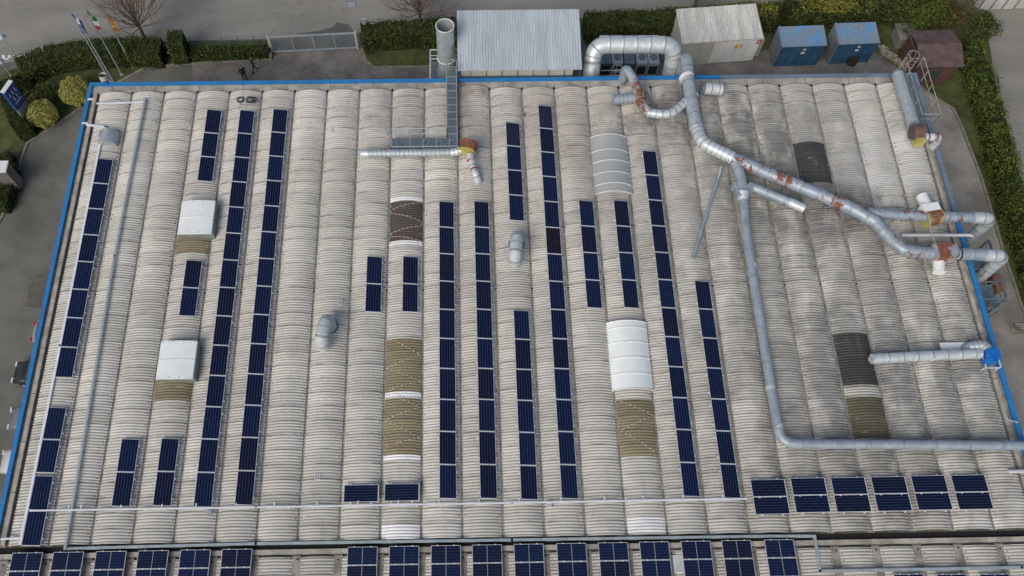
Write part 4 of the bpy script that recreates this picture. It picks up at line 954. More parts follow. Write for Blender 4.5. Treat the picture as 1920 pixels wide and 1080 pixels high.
# filter towers beside the right wall
for k, (e_, lab) in enumerate(((e2, 'blue grey filter tower with ladder under the upper duct elbow'), (e, 'blue grey filter tower with ladder under the lower duct elbow'))):
    t = thing('filter_tower', lab, 'filter', (e_.x, e_.y, GZ), 'filter towers against the right wall')
    mb = MB(); mb.tube([(e_.x-.1, e_.y, GZ+1.0), (e_.x-.1, e_.y, -3.2), (e_.x-.1, e_.y, -2.9)], [.62, .62, .42], 22); mb.tube([(e_.x-.1, e_.y, GZ+.3), (e_.x-.1, e_.y, GZ+1.0)], [.2, .62], 22); part(mb, 'body', M['steelb'], t)
    mb = MB(); xw = 56.5
    for (x, y) in ((xw, e_.y-2.3), (xw, e_.y-.8), (xw+1.5, e_.y-2.3), (xw+1.5, e_.y-.8)): mb.bar((x, y, GZ), (x, y, -.2), .11)
    for z_ in (-1.2, -3.4): mb.box((xw, e_.y-2.3, z_-.05), (xw+1.5, e_.y-.8, z_))
    for z_ in (-.25, -2.4): mb.bar((xw, e_.y-2.3, z_), (xw+1.5, e_.y-2.3, z_), .08); mb.bar((xw+1.5, e_.y-2.3, z_), (xw+1.5, e_.y-.8, z_), .08)
    rail(mb, [(xw, e_.y-2.3, -1.2), (xw+1.5, e_.y-2.3, -1.2), (xw+1.5, e_.y-.8, -1.2)], w=.07); part(mb, 'frame', M['steelb'], t)
    cage(t, xw+.75, e_.y-2.4, GZ, -.3, 'steelb', .45, -1)
# ------------------------------------------------------------------ small roof things, left
t = thing('roof_hood', 'grey rounded metal hood on the top left vault', 'vent hood', tuple(P(203, 258, .3)))
c = P(204, 262, .3); mb = MB(); n = 14; vs = []; r_ = .62; x0_, x1_ = c.x-.62, c.x+.62
mb.smooth = True
for k in range(n+1):
    a_ = PI*k/n; vs += [(c.x-.65*math.cos(a_), c.y-.52, .25+.62*math.sin(a_)), (c.x-.65*math.cos(a_), c.y+.52, .25+.62*math.sin(a_))]
mb.add(vs, [(2*k, 2*k+1, 2*k+3, 2*k+2) for k in range(n)]); mb.smooth = False
mb.add(vs[0::2], [tuple(range(n+1))]); mb.add(vs[1::2], [tuple(range(n+1))[::-1]]); part(mb, 'hood', M['galv'], t)
mb = MB(); mb.boxm((.7, .5, .55), Matrix.Translation((c.x-.12, c.y+.15, .55))); part(mb, 'motor_box', M['galvd'], t)
tray('bracket_arm', [(163, 234, .5), (197, 238, .5), (197, 246, .5)], .12, .10, 'tray', 'white bracket arm from the blue edge to the grey hood', 'bracket')
t = thing('vent_pipe', 'grey open-topped vent pipe on a blue bracket at the top left corner', 'vent_pipe', tuple(P(193, 158, .3)))  # short vent pipe, its drum open at the top
c = P(192, 146, .6); mb = MB(); mb.tube([c+Vector((0, .1, -.4)), c+Vector((0, .18, .12))], .27, 20, False); mb.tube([c+Vector((0, .1, -.4)), c+Vector((0, .1, -.42))], .25, 20); part(mb, 'housing', M['hutwall'], t)
mb = MB(); mb.tube([c+Vector((0, .15, -.02)), c+Vector((0, .14, -.06))], .255, 20); part(mb, 'inner_shade_disc', M['hole'], t)  # dark disc paints the shade inside the open drum
mb = MB(); mb.bar(c+Vector((.08, .05, -.3)), P(196, 156, .38), .3, .12); part(mb, 'bracket', M['bluepaint'], t)
t = thing('wire_coil', 'black coiled wire with thin metal stands above the second long row', 'wire coil', tuple(P(462, 188, .3)))
mb = MB()
for dx, r_ in ((-.45, .22), (.25, .25), (.5, .18)):
    q = P(462, 187, .45)+Vector((dx, 0, 0)); 
    for zz in (0, .05): mb.tube([(q.x+r_*math.cos(2*PI*k/14), q.y+r_*math.sin(2*PI*k/14), .42+zz) for k in range(15)], .035, 6)
part(mb, 'coil', M['black'], t)
mb = MB(); q = P(462, 193, .4)
for dx in (-.5, -.1, .3): mb.bar((q.x+dx, q.y-.2, .3), (q.x+dx+.12, q.y+.3, .5), .03); 
mb.bar((q.x-.5, q.y-.2, .42), (q.x+.5, q.y-.22, .42), .03); part(mb, 'stand', M['alu'], t)
for (px, py, m, lab) in ((393, 961, 'galvd', 'small grey junction box under the tray near the left rows'), (1029, 948, 'whiteduct', 'small pale junction box under the tray near the black cable'), (1273, 1056, 'skyw', 'pale rectangular panel on the beam of the nearer wing')):
    q = P(px, py, .3); mb = MB()
    if py > 1000: mb.box((q.x-.26, q.y-.5, .12), (q.x+.26, q.y+.45, .17)); mb.mi = 1; mb.box((q.x-.22, q.y-.46, .171), (q.x+.22, q.y+.41, .174))
    else:
        mb.box((q.x-.14, q.y-.12, .3), (q.x+.14, q.y+.12, .45)); mb.mi = 1; mb.box((q.x-.05, q.y-.05, .451), (q.x+.05, q.y+.05, .46))
    single(mb, 'junction_box', [M[m], M['galvd'] if py < 1000 else M['whiteduct']], lab, 'junction box')
t = thing('white_hatch', 'small white vent grid standing on a plain left vault', 'vent', tuple(P(637, 565, .3)))
# (a faint bracket on the vault)
mb = MB(); q = P(637, 566, .4)
for d in (-.12, 0, .12): mb.bar((q.x+d, q.y-.18, .36), (q.x+d, q.y+.18, .36), .03)
mb.bar((q.x-.15, q.y-.16, .36), (q.x+.15, q.y-.16, .36), .03); mb.bar((q.x-.15, q.y+.16, .36), (q.x+.15, q.y+.16, .36), .03); part(mb, 'grid', M['white'], t)
for (a_, b_2, lab) in ((620, 243, 'small pale vent grid on a plain vault near the far end'), (595, 892, 'small pinkish vent grid on a plain vault above the cable tray')):
    c_ = copy_tree(t); c_.location = tuple(P(a_, b_2, .3)); tag(c_, lab, 'vent')
# ------------------------------------------------------------------ GROUND
mb = MB(); mb.sheet([(-260, -200), (330, -200), (330, 420), (-260, 420)], GZ); structure(mb, 'ground', M['asph'])
def px(pts, z=GZ): return [tuple(P(a, b, z))[:2] for a, b in pts]
mb = MB(); mb.sheet(px([(-900, 190), (-60, 128), (60, 110), (130, 82), (300, 78), (512, 73), (670, 62), (860, 45), (1090, 34), (1440, 8), (1750, -20), (2300, -60), (1900, -330), (-500, -330)]), GZ+.004); structure(mb, 'road', M['road'])
mb = MB(); mb.sheet(px([(360, 120), (512, 98), (670, 90), (700, 122), (790, 127), (1110, 122), (1700, 110), (1740, 175), (1760, 200), (1700, 260), (200, 260), (360, 160)]), GZ+.004); structure(mb, 'forecourt', M['drive'])
mb = MB(); mb.sheet(px([(1700, 150), (1785, 207), (1800, 240), (1835, 330), (1880, 480), (1920, 600), (1990, 900), (2030, 1100), (1600, 1100), (1600, 300)]), GZ+.008); structure(mb, 'side_yard', M['yardc'])
mb = MB(); mb.sheet(px([(1846, 20), (1865, 150), (1900, 290), (1935, 400), (1990, 560), (2600, 600), (2600, -60), (2000, 0)]), GZ+.012); structure(mb, 'side_road', M['road'])
mb = MB(); mb.sheet(px([(553, 63), (600, 58), (625, 50), (632, 41), (645, 45), (652, 44), (658, 50), (664, 62), (620, 64), (575, 66)]), GZ+.010); structure(mb, 'road_patch', M['patch'])
mb = MB(); mb.sheet(px([(620, 66), (668, 63), (664, 90), (622, 88)]), GZ+.008); structure(mb, 'drive_patch', M['patch'])
mb = MB(); mb.sheet(px([(0, 112), (75, 98), (85, 101), (30, 108), (0, 115)]), GZ+.010); 
for k in range(7):
    mb.sheet(px([(-8+k*11, 104), (-3+k*11, 103), (0+k*11, 112-k*1.2), (-6+k*11, 113-k*1.2)]), GZ+.010)
structure(mb, 'road_marking', M['white'])
mb = MB(); q = P(659, 9, GZ); mb.box((q.x-.42, q.y-.35, GZ+.008), (q.x+.42, q.y+.42, GZ+.014)); mb.mi = 1; mb.box((q.x-.30, q.y-.24, GZ+.0141), (q.x+.30, q.y+.30, GZ+.018)); single(mb, 'drain_cover', [M['kerb'], M['galvd']], 'square grey drain cover in the road above the gate', 'drain cover')
def lawn(name, pts): mb = MB(); mb.prism(px(pts), GZ-.05, GZ+.09); return structure(mb, name, M['grass'])
lawn('left_lawn', [(271, 128), (215, 158), (160, 197), (95, 240), (52, 268), (40, 300), (30, 335), (16, 385), (-30, 470), (-260, 600), (-400, 330), (-200, 190), (-40, 160), (28, 130), (60, 108), (130, 86), (298, 81), (330, 80), (510, 76), (512, 112), (400, 117), (330, 121)])
lawn('island_lawn', [(672, 62), (860, 48), (866, 118), (800, 125), (705, 126), (688, 116), (680, 95)])
lawn('rear_lawn', [(1088, 36), (1440, 11), (1720, -12), (1846, 20), (1860, 130), (1895, 290), (1935, 400), (1990, 600), (1960, 640), (1920, 585), (1884, 478), (1839, 328), (1804, 238), (1788, 204), (1738, 172), (1700, 150), (1690, 132), (1640, 98), (1655, 85), (1560, 88), (1440, 92), (1240, 100), (1100, 90)])
def kerb(pts, label):
    mb = MB(); q = [P(a, b, GZ) for a, b in pts]
    for a, b in zip(q[:-1], q[1:]): mb.bar(a+Vector((0, 0, .05)), b+Vector((0, 0, .05)), .16, .14)
    structure(mb, 'kerb', M['kerb'])
kerb([(510, 113), (400, 118), (330, 122), (271, 129), (215, 159), (160, 198), (95, 241), (52, 269), (40, 301), (30, 336), (16, 386), (-30, 470)], '')
kerb([(680, 92), (686, 114), (702, 127), (800, 126), (866, 119)], '')
kerb([(1690, 134), (1738, 174), (1788, 206), (1803, 240), (1838, 330), (1883, 480), (1920, 590), (1960, 720)], '')
mb = MB()
for k in range(60):
    t_ = R.random(); q = P(1650+t_*50, 96+t_*36+R.uniform(-4, 10)*(1-t_*.5), GZ); s = R.uniform(.15, .35)
    mb.boxm((s*1.6, s, s*1.3), Matrix.Translation(q+Vector((0, .2, s*.3))) @ Matrix.Rotation(R.uniform(0, 3), 4, 'Z') @ Matrix.Rotation(R.uniform(-.3, .3), 4, 'X'))
o = single(mb, 'stone_bank', M['stone'], 'low bank of rough stones near the corner ladder', 'stone bank')
# ------------------------------------------------------------------ foliage
def leaves(mb, pts, size, normal_up=.4):
    for p in pts:
        s = size*R.uniform(.6, 1.4); a = R.uniform(0, 2*PI); n = Vector((R.gauss(0, 1), R.gauss(0, 1), R.gauss(0, 1)+normal_up)).normalized()
        x = n.orthogonal().normalized(); y = n.cross(x); u = x*math.cos(a)+y*math.sin(a); w = n.cross(u); p = Vector(p)
        mb.add([p-u*s*.5, p+w*s*.32, p+u*s*.5, p-w*s*.32], [(0, 1, 2, 3)])
def hedge(name, line, wd, h, m, label, dens=120, size=.13, cat='hedge', group=None, flat=True, wob=.30):
    q = [P(a, b, GZ) for a, b in line]; core = MB(); lf = MB(); L = 0
    for a, b in zip(q[:-1], q[1:]):
        d = b-a; ln = d.length; u = d.normalized(); n = Vector((-u.y, u.x, 0)); st = max(1, int(ln/.7))
        mid = (a+b)/2
        for k in range(st):
            c = a+d*((k+.5)/st); hh = h*(1+R.uniform(-.05, .05))-.12
            core.boxm((ln/st+.02, wd-.25+R.uniform(-.08, .08), hh), Matrix.Translation(c+Vector((0, 0, hh/2))) @ Matrix.Rotation(math.atan2(u.y, u.x), 4, 'Z'))
        cnt = int(dens*ln*(wd+2*h)); pts = []
        ph = R.uniform(0, 6)
        for _ in range(cnt):
            s = R.random()*ln; w = R.random()*(wd+2*h)
            wv = math.sin(s*1.7+ph)*.5+math.sin(s*4.1+ph*2)*.3+math.sin(s*.6+ph)*.6
            if w < h: c = a+u*s-n*(wd/2+wob*.35*wv)+Vector((0, 0, w))
            elif w < h+wd: c = a+u*s+n*(w-h-wd/2)+Vector((0, 0, h+wob*wv*.5+R.uniform(-.14, .06)))
            else: c = a+u*s+n*(wd/2+wob*.35*wv)+Vector((0, 0, w-h-wd))
            if not flat and R.random() < .4: c += Vector((R.gauss(0, .12), R.gauss(0, .12), R.gauss(0, .15)))
            pts.append(c+Vector((R.gauss(0, .05), R.gauss(0, .05), R.gauss(0, .05))))
        leaves(lf, pts, size)
    r = thing(name, label, cat, tuple(q[0]), group)
    part(core, 'branch_core', M['leafd'], r); part(lf, 'foliage', M[m], r); return r
hedge('clipped_hedge', [(52, 150), (100, 128), (170, 116), (240, 113), (312, 113)], 1.9, 1.7, 'leaf', 'long dark clipped hedge behind the flagpoles', 130, .13)
hedge('clipped_hedge', [(20, 172), (38, 220), (60, 262)], 1.2, 1.4, 'leafd', 'dark low hedge beside the blue sign pylon', 110, .13)
hedge('clipped_hedge', [(15, 300), (28, 345), (8, 400)], 1.2, 1.0, 'leafd', 'dark low hedge by the yard at the left edge', 110, .13)
hedge('hedge_block', [(330, 110), (358, 108)], 1.8, 2.4, 'leaf', 'square clipped hedge block at the end of the low fence', 140, .13)
hedge('clipped_hedge', [(362, 110), (440, 107), (508, 104)], .9, 1.0, 'leaf', 'low ragged hedge between the hedge block and the gate', 130, .13, flat=False)
hedge('clipped_hedge', [(682, 88), (760, 82), (856, 76)], 1.6, 2.0, 'leaf', 'bushy hedge right of the gate behind the chimney', 130, .15, flat=False, wob=.4)
hedge('clipped_hedge', [(1092, 68), (1250, 60), (1400, 51), (1480, 46), (1560, 40), (1660, 32)], 1.8, 1.9, 'leaf', 'long clipped hedge behind the white hut and containers', 120, .15)
for k, (a_, b_2) in enumerate(((1395, 40), (1560, 32))):
    q = P(a_, b_2-22, GZ+1.9); lf = MB(); leaves(lf, [(q.x+R.gauss(0, 1.5), q.y+max(-.8, min(.8, R.gauss(0, .5))), q.z+R.uniform(-.05, .16)) for _ in range(1100)], .16)
    part(lf, 'yellow_growth', M['leafg'], bpy.data.objects['clipped_hedge.005'] if 'clipped_hedge.005' in bpy.data.objects else factory)
hedge('clipped_hedge', [(1800, 105), (1826, 170), (1846, 245), (1862, 310), (1878, 375), (1898, 440), (1925, 520), (1950, 600), (1985, 720)], 1.5, 1.8, 'leafb', 'thick green hedge along the road at the right edge', 120, .16, flat=False, wob=.5)
def bush(name, px_, py_, r, h, m, label, n, size=.13, cat='shrub', group=None, flat=False):
    q = P(px_, py_, GZ); core = MB(); lf = MB()
    for k in range(5): core.bar(q, q+Vector((R.uniform(-.5, .5)*r, R.uniform(-.5, .5)*r, h*.8)), .05)
    pts = []
    cl = [(R.uniform(-.6, .6), R.uniform(-.6, .6), R.uniform(.25, .85), R.uniform(.3, .55)) for _ in range(14)]
    for _ in range(n):
        if flat:
            a = Vector((R.gauss(0, 1), R.gauss(0, 1), R.gauss(0, 1))).normalized(); rr = R.uniform(.9, 1.03)+.05*math.sin(a.x*9+a.y*7); pts.append(q+Vector((a.x*r*rr, a.y*r*rr, h/2+a.z*h/2*rr)))
        else:
            c = R.choice(cl); a = Vector((R.gauss(0, 1), R.gauss(0, 1), R.gauss(0, 1))).normalized()*c[3]*R.uniform(.6, 1.05); pts.append(q+Vector(((c[0]+a.x)*r, (c[1]+a.y)*r, max(.05, (c[2]+a.z*.6)*h))))
    leaves(lf, pts, size); t = thing(name, label, cat, tuple(q), group); part(core, 'stem', M['bark'], t)
    if flat:
        mb = MB(); mb.smooth = True; K = 12
        vs = [q+Vector((r*.86*math.sin(PI*i/K)*math.cos(2*PI*j/16), r*.86*math.sin(PI*i/K)*math.sin(2*PI*j/16), h/2-h*.43*math.cos(PI*i/K))) for i in range(K+1) for j in range(16)]
        mb.add(vs, [(i*16+j, i*16+(j+1) % 16, (i+1)*16+(j+1) % 16, (i+1)*16+j) for i in range(K) for j in range(16)]); part(mb, 'inner_crown', M['leafo'], t)
    part(lf, 'foliage', M[m], t)
bush('round_shrub', 152, 187, 1.2, 2.1, 'leafy', 'round golden green shrub touching the roof corner', 6500, .10, flat=True, group='clipped golden shrubs')
bush('round_shrub', 91, 228, 1.15, 1.95, 'leafy', 'round golden green shrub farther left on the lawn', 6500, .10, flat=True, group='clipped golden shrubs')
bush('dark_shrub', 52, 172, 1.3, 1.8, 'leafd', 'loose dark shrub behind the blue sign pylon', 1800)
bush('dark_shrub', 88, 190, 1.2, 1.5, 'leaf', 'loose green shrub between pylon and golden shrubs', 1800)
bush('ochre_shrub', 62, 210, .9, 1.1, 'leafo', 'small ochre leaved shrub above the lower golden shrub', 900)
bush('broad_shrub', 1712, 48, 2.6, 3.2, 'leafb', 'large loose shrub at the hedge end near the brown shed', 6500, .17, group='loose shrubs by the brown shed')
bush('broad_shrub', 1765, 40, 2.2, 3.0, 'leafo', 'brownish loose shrub behind the brown shed', 3500, .16, group='loose shrubs by the brown shed')
bush('broad_shrub', 1822, 80, 1.5, 2.6, 'leaf', 'dark green shrub right of the brown shed roof', 3200, .16, group='loose shrubs by the brown shed')
bush('rust_shrub', 748, 84, .5, 1.3, 'leafo', 'small rust brown shrub in the hedge right of gate', 500)
def conifer():
    q = P(1452, 62, GZ); t = thing('narrow_conifer', 'dark narrow pointed conifer behind the blue container', 'tree', tuple(q)); h = 4.6
    mb = MB(); mb.tube([q, q+Vector((0, 0, h*.9))], [.10, .02], 8); part(mb, 'trunk', M['bark'], t); lf = MB(); pts = []
    for _ in range(3800):
        z_ = R.random()**.8; a = R.uniform(0, 2*PI); r = .48*(1-z_)**.6*R.uniform(.5, 1.05)+.04; pts.append(q+Vector((r*math.cos(a), r*math.sin(a), .2+z_*h)))
    leaves(lf, pts, .13); part(lf, 'crown', M['leafd'], t)
conifer()
def baretree(px_, py_, h, spread, label, seed, depth=6):
    rr = random.Random(seed); q = P(px_, py_, GZ); t = thing('bare_tree', label, 'tree', tuple(q), 'leafless street trees'); tr = MB(); cr = MB()
    tr.tube([q, q+Vector((.05, 0, h*.18)), q+Vector((.02, .05, h*.36))], [.17, .14, .12], 10); part(tr, 'trunk', M['bark'], t)
    def grow(p, d, L, r, k):
        n = 3; pts = [p]; dd = d
        for i in range(n):
            dd = (dd+Vector((rr.gauss(0, .08), rr.gauss(0, .08), .04))).normalized(); pts.append(pts[-1]+dd*L/n)
        cr.tube(pts, [r*(1-.35*i/n) for i in range(n+1)], 5 if k > 3 else 3, False)
        if k == 0: return
        for j in range(3 if k > 2 else 3):
            b = pts[-1] if j < 2 else pts[rr.choice((1, 2))]
            nd = (dd+Vector((rr.gauss(0, spread), rr.gauss(0, spread), rr.uniform(-.1, .25)))).normalized(); grow(b, nd, L*rr.uniform(.55, .8), r*.6, k-1)
    for j in range(34):
        a = 2*PI*j*.381966; el = .05+.92*((j+.5)/34); dz = math.sin(el*PI/2); dr = math.cos(el*PI/2)
        grow(q+Vector((.02, .05, h*(.26+.10*j/34))), Vector((math.cos(a)*dr, math.sin(a)*dr, dz+.15)).normalized(), h*rr.uniform(.27, .35), .045, 3 if depth > 5 else 2)
    part(cr, 'branches', M['twig'], t)
baretree(274, 79, 6.2, .30, 'leafless reddish street tree behind the flagpoles', 3)
baretree(788, 52, 5.6, .30, 'leafless street tree behind the chimney hedge', 5)
baretree(1298, 22, 5.5, .30, 'leafless street tree cut off by the top edge at right', 8, 5)
# saplings
for (a_, b_2, h_, lab) in ((1125, 74, 2.4, 'thin bare sapling left of the arch duct'), (1535, 52, 2.8, 'thin bare sapling between the two blue containers')):
    q = P(a_, b_2, GZ); mb = MB(); mb.tube([q, q+Vector((.1, .1, h_))], [.03, .01], 5)
    for k in range(14):
        z_ = R.uniform(.4, 1)*h_; d = Vector((R.gauss(0, .35), R.gauss(0, .35), .35)); mb.tube([q+Vector((.1*z_/h_, .1*z_/h_, z_)), q+Vector((0, 0, z_))+d], [.012, .004], 3)
    single(mb, 'sapling', M['twig'], lab, 'sapling', loc=tuple(q))
# ------------------------------------------------------------------ gate and fence
g = thing('sliding_gate', 'long grey metal sliding gate across the driveway', 'gate', tuple(P(590, 95, GZ)))
a = P(514, 99, GZ); b_ = P(669, 91, GZ); H = 1.75
mb = MB(); u_ = Vector((0, 0, 1))
mb.bar(a+u_*.12, b_+u_*.12, .10); mb.bar(a-(b_-a)*.04+u_*H, b_+u_*H, .10)
for k in range(5): c = a.lerp(b_, k/4); mb.bar(c+u_*.12, c+u_*H, .07)
part(mb, 'gate_frame', M['galv'], g)
mb = MB(); n = 70
for k in range(n): c = a.lerp(b_, (k+.5)/n); mb.bar(c+u_*.14, c+u_*(H-.05), .022)
part(mb, 'gate_bars', M['galv'], g)
for c in (a-(b_-a)*.02, b_+(b_-a)*.012):
    mb = MB(); mb.bar(c, c+u_*(H+.15), .16); part(mb, 'gate_post', M['hutwall'], g)
mb = MB(); c = a+Vector((-.3, -.5, 0)); mb.box((c.x-.2, c.y-.15, GZ), (c.x+.2, c.y+.15, GZ+.5)); part(mb, 'motor_box', M['galv'], g)
fn = thing('wire_fence', 'thin wire fence along the strip left of the gate', 'fence', tuple(P(430, 80, GZ)))
a = P(362, 92, GZ); b_ = P(510, 86, GZ); mb = MB()
for k in range(6): c = a.lerp(b_, k/5); mb.bar(c, c+u_*1.2, .05)
part(mb, 'post', M['steelb'], fn); mb = MB()
for z_ in (.2, .45, .7, .95, 1.18): mb.bar(a+u_*z_, b_+u_*z_, .02)
part(mb, 'wires', M['steelb'], fn)
mb = MB(); q = P(688, 80, GZ); mb.bar(q, q+u_*2.3, .08); mb.boxm((.35, .2, .5), Matrix.Translation(q+u_*2.4)); single(mb, 'intercom_box', M['galvd'], 'small grey box on a post in the hedge beside the gate', 'intercom')
mb = MB(); q = P(320, 103, GZ); mb.boxm((.35, .35, 1.3), Matrix.Translation(q+u_*.65)); mb.mi = 1; mb.boxm((.36, .3, .12), Matrix.Translation(q+u_*.5+Vector((.05, -.15, 0))))
single(mb, 'meter_post', [M['black'], M['fwhite']], 'dark post with a pale plate between hedge and hedge block', 'post')
# ------------------------------------------------------------------ flags and lamp posts
def pole(px_, py_, tx, ty, flag, label, nm='flagpole', r=.045):
    q = P(px_, py_, GZ); zt = ztop(q, ty); t = thing(nm, label, 'flagpole' if nm == 'flagpole' else 'lamp post', tuple(q), 'flagpoles on the lawn' if nm == 'flagpole' else None)
    mb = MB(); mb.tube([q, Vector((q.x, q.y, zt))], [r*1.5, r*.7], 10); part(mb, 'pole', M['galv'], t)
    mb = MB(); mb.tube([q, q+u_*.12], .16, 12); part(mb, 'base', M['concl'], t)
    if flag:
        mb = MB(); nx, nz = 10, 14; Hh = 1.5; Wd = .62
        vs = []
        for i in range(nx+1):
            for j in range(nz+1):
                s = i/nx; zz = zt-.15-j/nz*Hh-s*.75; fold = .10*math.sin(s*9+j*.15); vs.append((q.x+.05+Wd*s*.75+fold*.3, q.y-.05+fold*.9-s*.1, zz))
        w = nz+1; mb.smooth = True
        mb.v = vs
        for i in range(nx):
            for j in range(nz):
                if flag == 'it': m_ = 0 if j < 5 else (1 if j < 10 else 2)
                elif flag == 'eu': m_ = 1 if ((i-5)**2/5+(j-7)**2/7 < 3.2 and (i-5)**2/5+(j-7)**2/7 > 1.6 and (i+j) % 2) else 0
                else: m_ = 1 if (j % 5 == 3 or (3 < i < 7 and 5 < j < 9)) else 0
                mb.f.append((i*w+j, (i+1)*w+j, (i+1)*w+j+1, i*w+j+1)); mb.m.append(m_); mb.sm.append(True)
        part(mb, 'flag', {'it': [M['fgreen'], M['fwhite'], M['fred']], 'eu': [M['fblue'], M['fgold']], 've': [M['forange'], M['fgold']]}[flag], t)
    elif nm == 'flagpole':
        mb = MB(); mb.boxm((.14, .14, .45), Matrix.Translation((q.x, q.y, zt))); part(mb, 'finial', M['fwhite'], t)
    else:
        mb = MB(); mb.tube([(q.x, q.y, zt-.1), (q.x, q.y, zt+.15)], [.28, .12], 14); part(mb, 'lamp_head', M['galvd'], t)
pole(208, 154, 128, 22, 'eu', 'flagpole with the blue flag, leftmost of the flagpoles')
pole(215, 157, 150, 40, None, 'bare flagpole with a white tip right of the blue flag')
pole(229, 141, 165, 16, 'it', 'flagpole with the green, white and red flag')
pole(250, 127, 198, 22, 've', 'flagpole with the orange and gold flag, nearest the drive')
pole(47, 130, 12, 68, None, 'slender grey lamp post above the hedge at upper left', 'lamp_post', .04)
pole(21, 142, 0, 114, None, 'dark short lamp post at the far left edge', 'lamp_post', .05)
# sign pylon
def pylon():
    zt = GZ+4.2; a = P(12, 162, zt); t = thing('sign_pylon', 'blue sign pylon with white top at the far left', 'sign', (a.x, a.y, GZ))
    mb = MB(); d = Vector((.35, 1, 0)).normalized(); n = Vector((-d.y, d.x, 0))*-1
    m_ = Matrix((n.to_4d(), d.to_4d(), Vector((0, 0, 1, 0)), Vector((0, 0, 0, 1)))).transposed(); m_.translation = Vector((a.x, a.y, zt-.02))
    mb.boxm((.36, 1.25, .06), m_); part(mb, 'top_cap', M['white'], t)
    m2 = m_.copy(); m2.translation = Vector((a.x, a.y, zt-1.05)); mb = MB(); mb.boxm((.34, 1.2, 2.0), m2); part(mb, 'sign_board', M['signb'], t)
    m2.translation = Vector((a.x, a.y, zt-3.1)); mb = MB(); mb.boxm((.3, 1.1, 2.1), m2); part(mb, 'column', M['grate'], t)
    mb = MB()
    for k in range(5):
        m3 = m_.copy(); m3.translation = Vector((a.x, a.y, zt-.6-(k % 2)*.5))+n*.175+d*(-.35+k*.17); mb.boxm((.012, .08, .36), m3)
    m3 = m_.copy(); m3.translation = Vector((a.x, a.y, zt-1.5))+n*.175; mb.boxm((.012, .8, .06), m3); part(mb, 'lettering', M['fwhite'], t)
pylon()
t = thing('white_sign_box', 'white flat-topped sign box at the left edge beside the yard', 'sign', tuple(P(0, 312, GZ))); q = P(2, 311, GZ+2.6)
mb = MB(); mb.box((q.x-.7, q.y-.55, GZ+2.5), (q.x+.45, q.y+.45, GZ+2.62)); part(mb, 'top_panel', M['white'], t)
mb = MB(); mb.box((q.x-.66, q.y-.5, GZ+.3), (q.x+.4, q.y+.4, GZ+2.49)); part(mb, 'body', M['asph'], t)
# ------------------------------------------------------------------ cars
def carmesh(paint):
    t = empty('parked_car')
    prof = [(-2.08, .45, .62), (-2.0, .70, .80), (-1.3, .90, .84), (-.85, .96, .85), (.9, .98, .85), (1.75, .92, .84), (2.05, .70, .78), (2.08, .45, .66)]   # x, top z, half width
    mb = MB(); mb.smooth = True; K = 12; vs = []
    for (x, zt, hw) in prof:
        for k in range(K):
            a_ = 2*PI*k/K; c, s = math.cos(a_), math.sin(a_); sg = lambda v: (abs(v)**.5)*(1 if v >= 0 else -1)
            zc = (zt+.22)/2; vs.append((x, sg(c)*hw, zc+sg(s)*(zt-.22)/2))
    n = len(prof); mb.add(vs, [(i*K+k, i*K+(k+1) % K, (i+1)*K+(k+1) % K, (i+1)*K+k) for i in range(n-1) for k in range(K)])
    mb.smooth = False; mb.add(vs[:K], [tuple(range(K))]); mb.add(vs[-K:], [tuple(range(K))[::-1]]); mb.build('body', paint, t)
    mb = MB(); b0 = [(-1.05, -.72, .93), (1.75, -.70, .90), (1.75, .70, .90), (-1.05, .72, .93)]; t0 = [(-.42, -.56, 1.40), (1.25, -.55, 1.40), (1.25, .55, 1.40), (-.42, .56, 1.40)]
    mb.add(b0+t0, [(0, 1, 5, 4), (1, 2, 6, 5), (2, 3, 7, 6), (3, 0, 4, 7)]); mb.build('windows', M['glass'], t)
    mb = MB(); r0 = [(-.44, -.58, 1.395), (1.27, -.57, 1.395), (1.27, .57, 1.395), (-.44, .58, 1.395)]; r1 = [(-.3, -.48, 1.46), (1.1, -.48, 1.47), (1.1, .48, 1.47), (-.3, .48, 1.46)]
    mb.add(r0+r1, [(0, 1, 5, 4), (1, 2, 6, 5), (2, 3, 7, 6), (3, 0, 4, 7), (4, 5, 6, 7)])
    for sy in (-1, 1):
        mb.bar((-1.05, sy*.73, .93), (-.42, sy*.575, 1.41), .06); mb.bar((1.75, sy*.71, .9), (1.25, sy*.565, 1.41), .08); mb.bar((.4, sy*.74, .92), (.4, sy*.575, 1.41), .06)
    mb.build('roof', paint, t)
    for sx in (-1.3, 1.3):
        for sy in (-.78, .78):
            mb = MB(); mb.tube([(sx, sy-.1, .31), (sx, sy+.1, .31)], .31, 18); w_ = mb.build('wheel', M['tyre'], t); mb = MB(); mb.tube([(sx, sy-.11, .31), (sx, sy+.11, .31)], .18, 12); mb.build('rim', M['alu'], w_)
    for sy in (-.6, .6):
        mb = MB(); mb.boxm((.12, .32, .14), Matrix.Translation((-2.04, sy, .62))); mb.build('headlight', M['lampw'], t)
        mb = MB(); mb.boxm((.12, .28, .18), Matrix.Translation((2.03, sy, .66))); mb.build('tail_light', M['lampr'], t)
        mb = MB(); mb.boxm((.14, .16, .12), Matrix.Translation((-.75, sy*1.55, .95))); mb.build('mirror', paint, t)
    return t
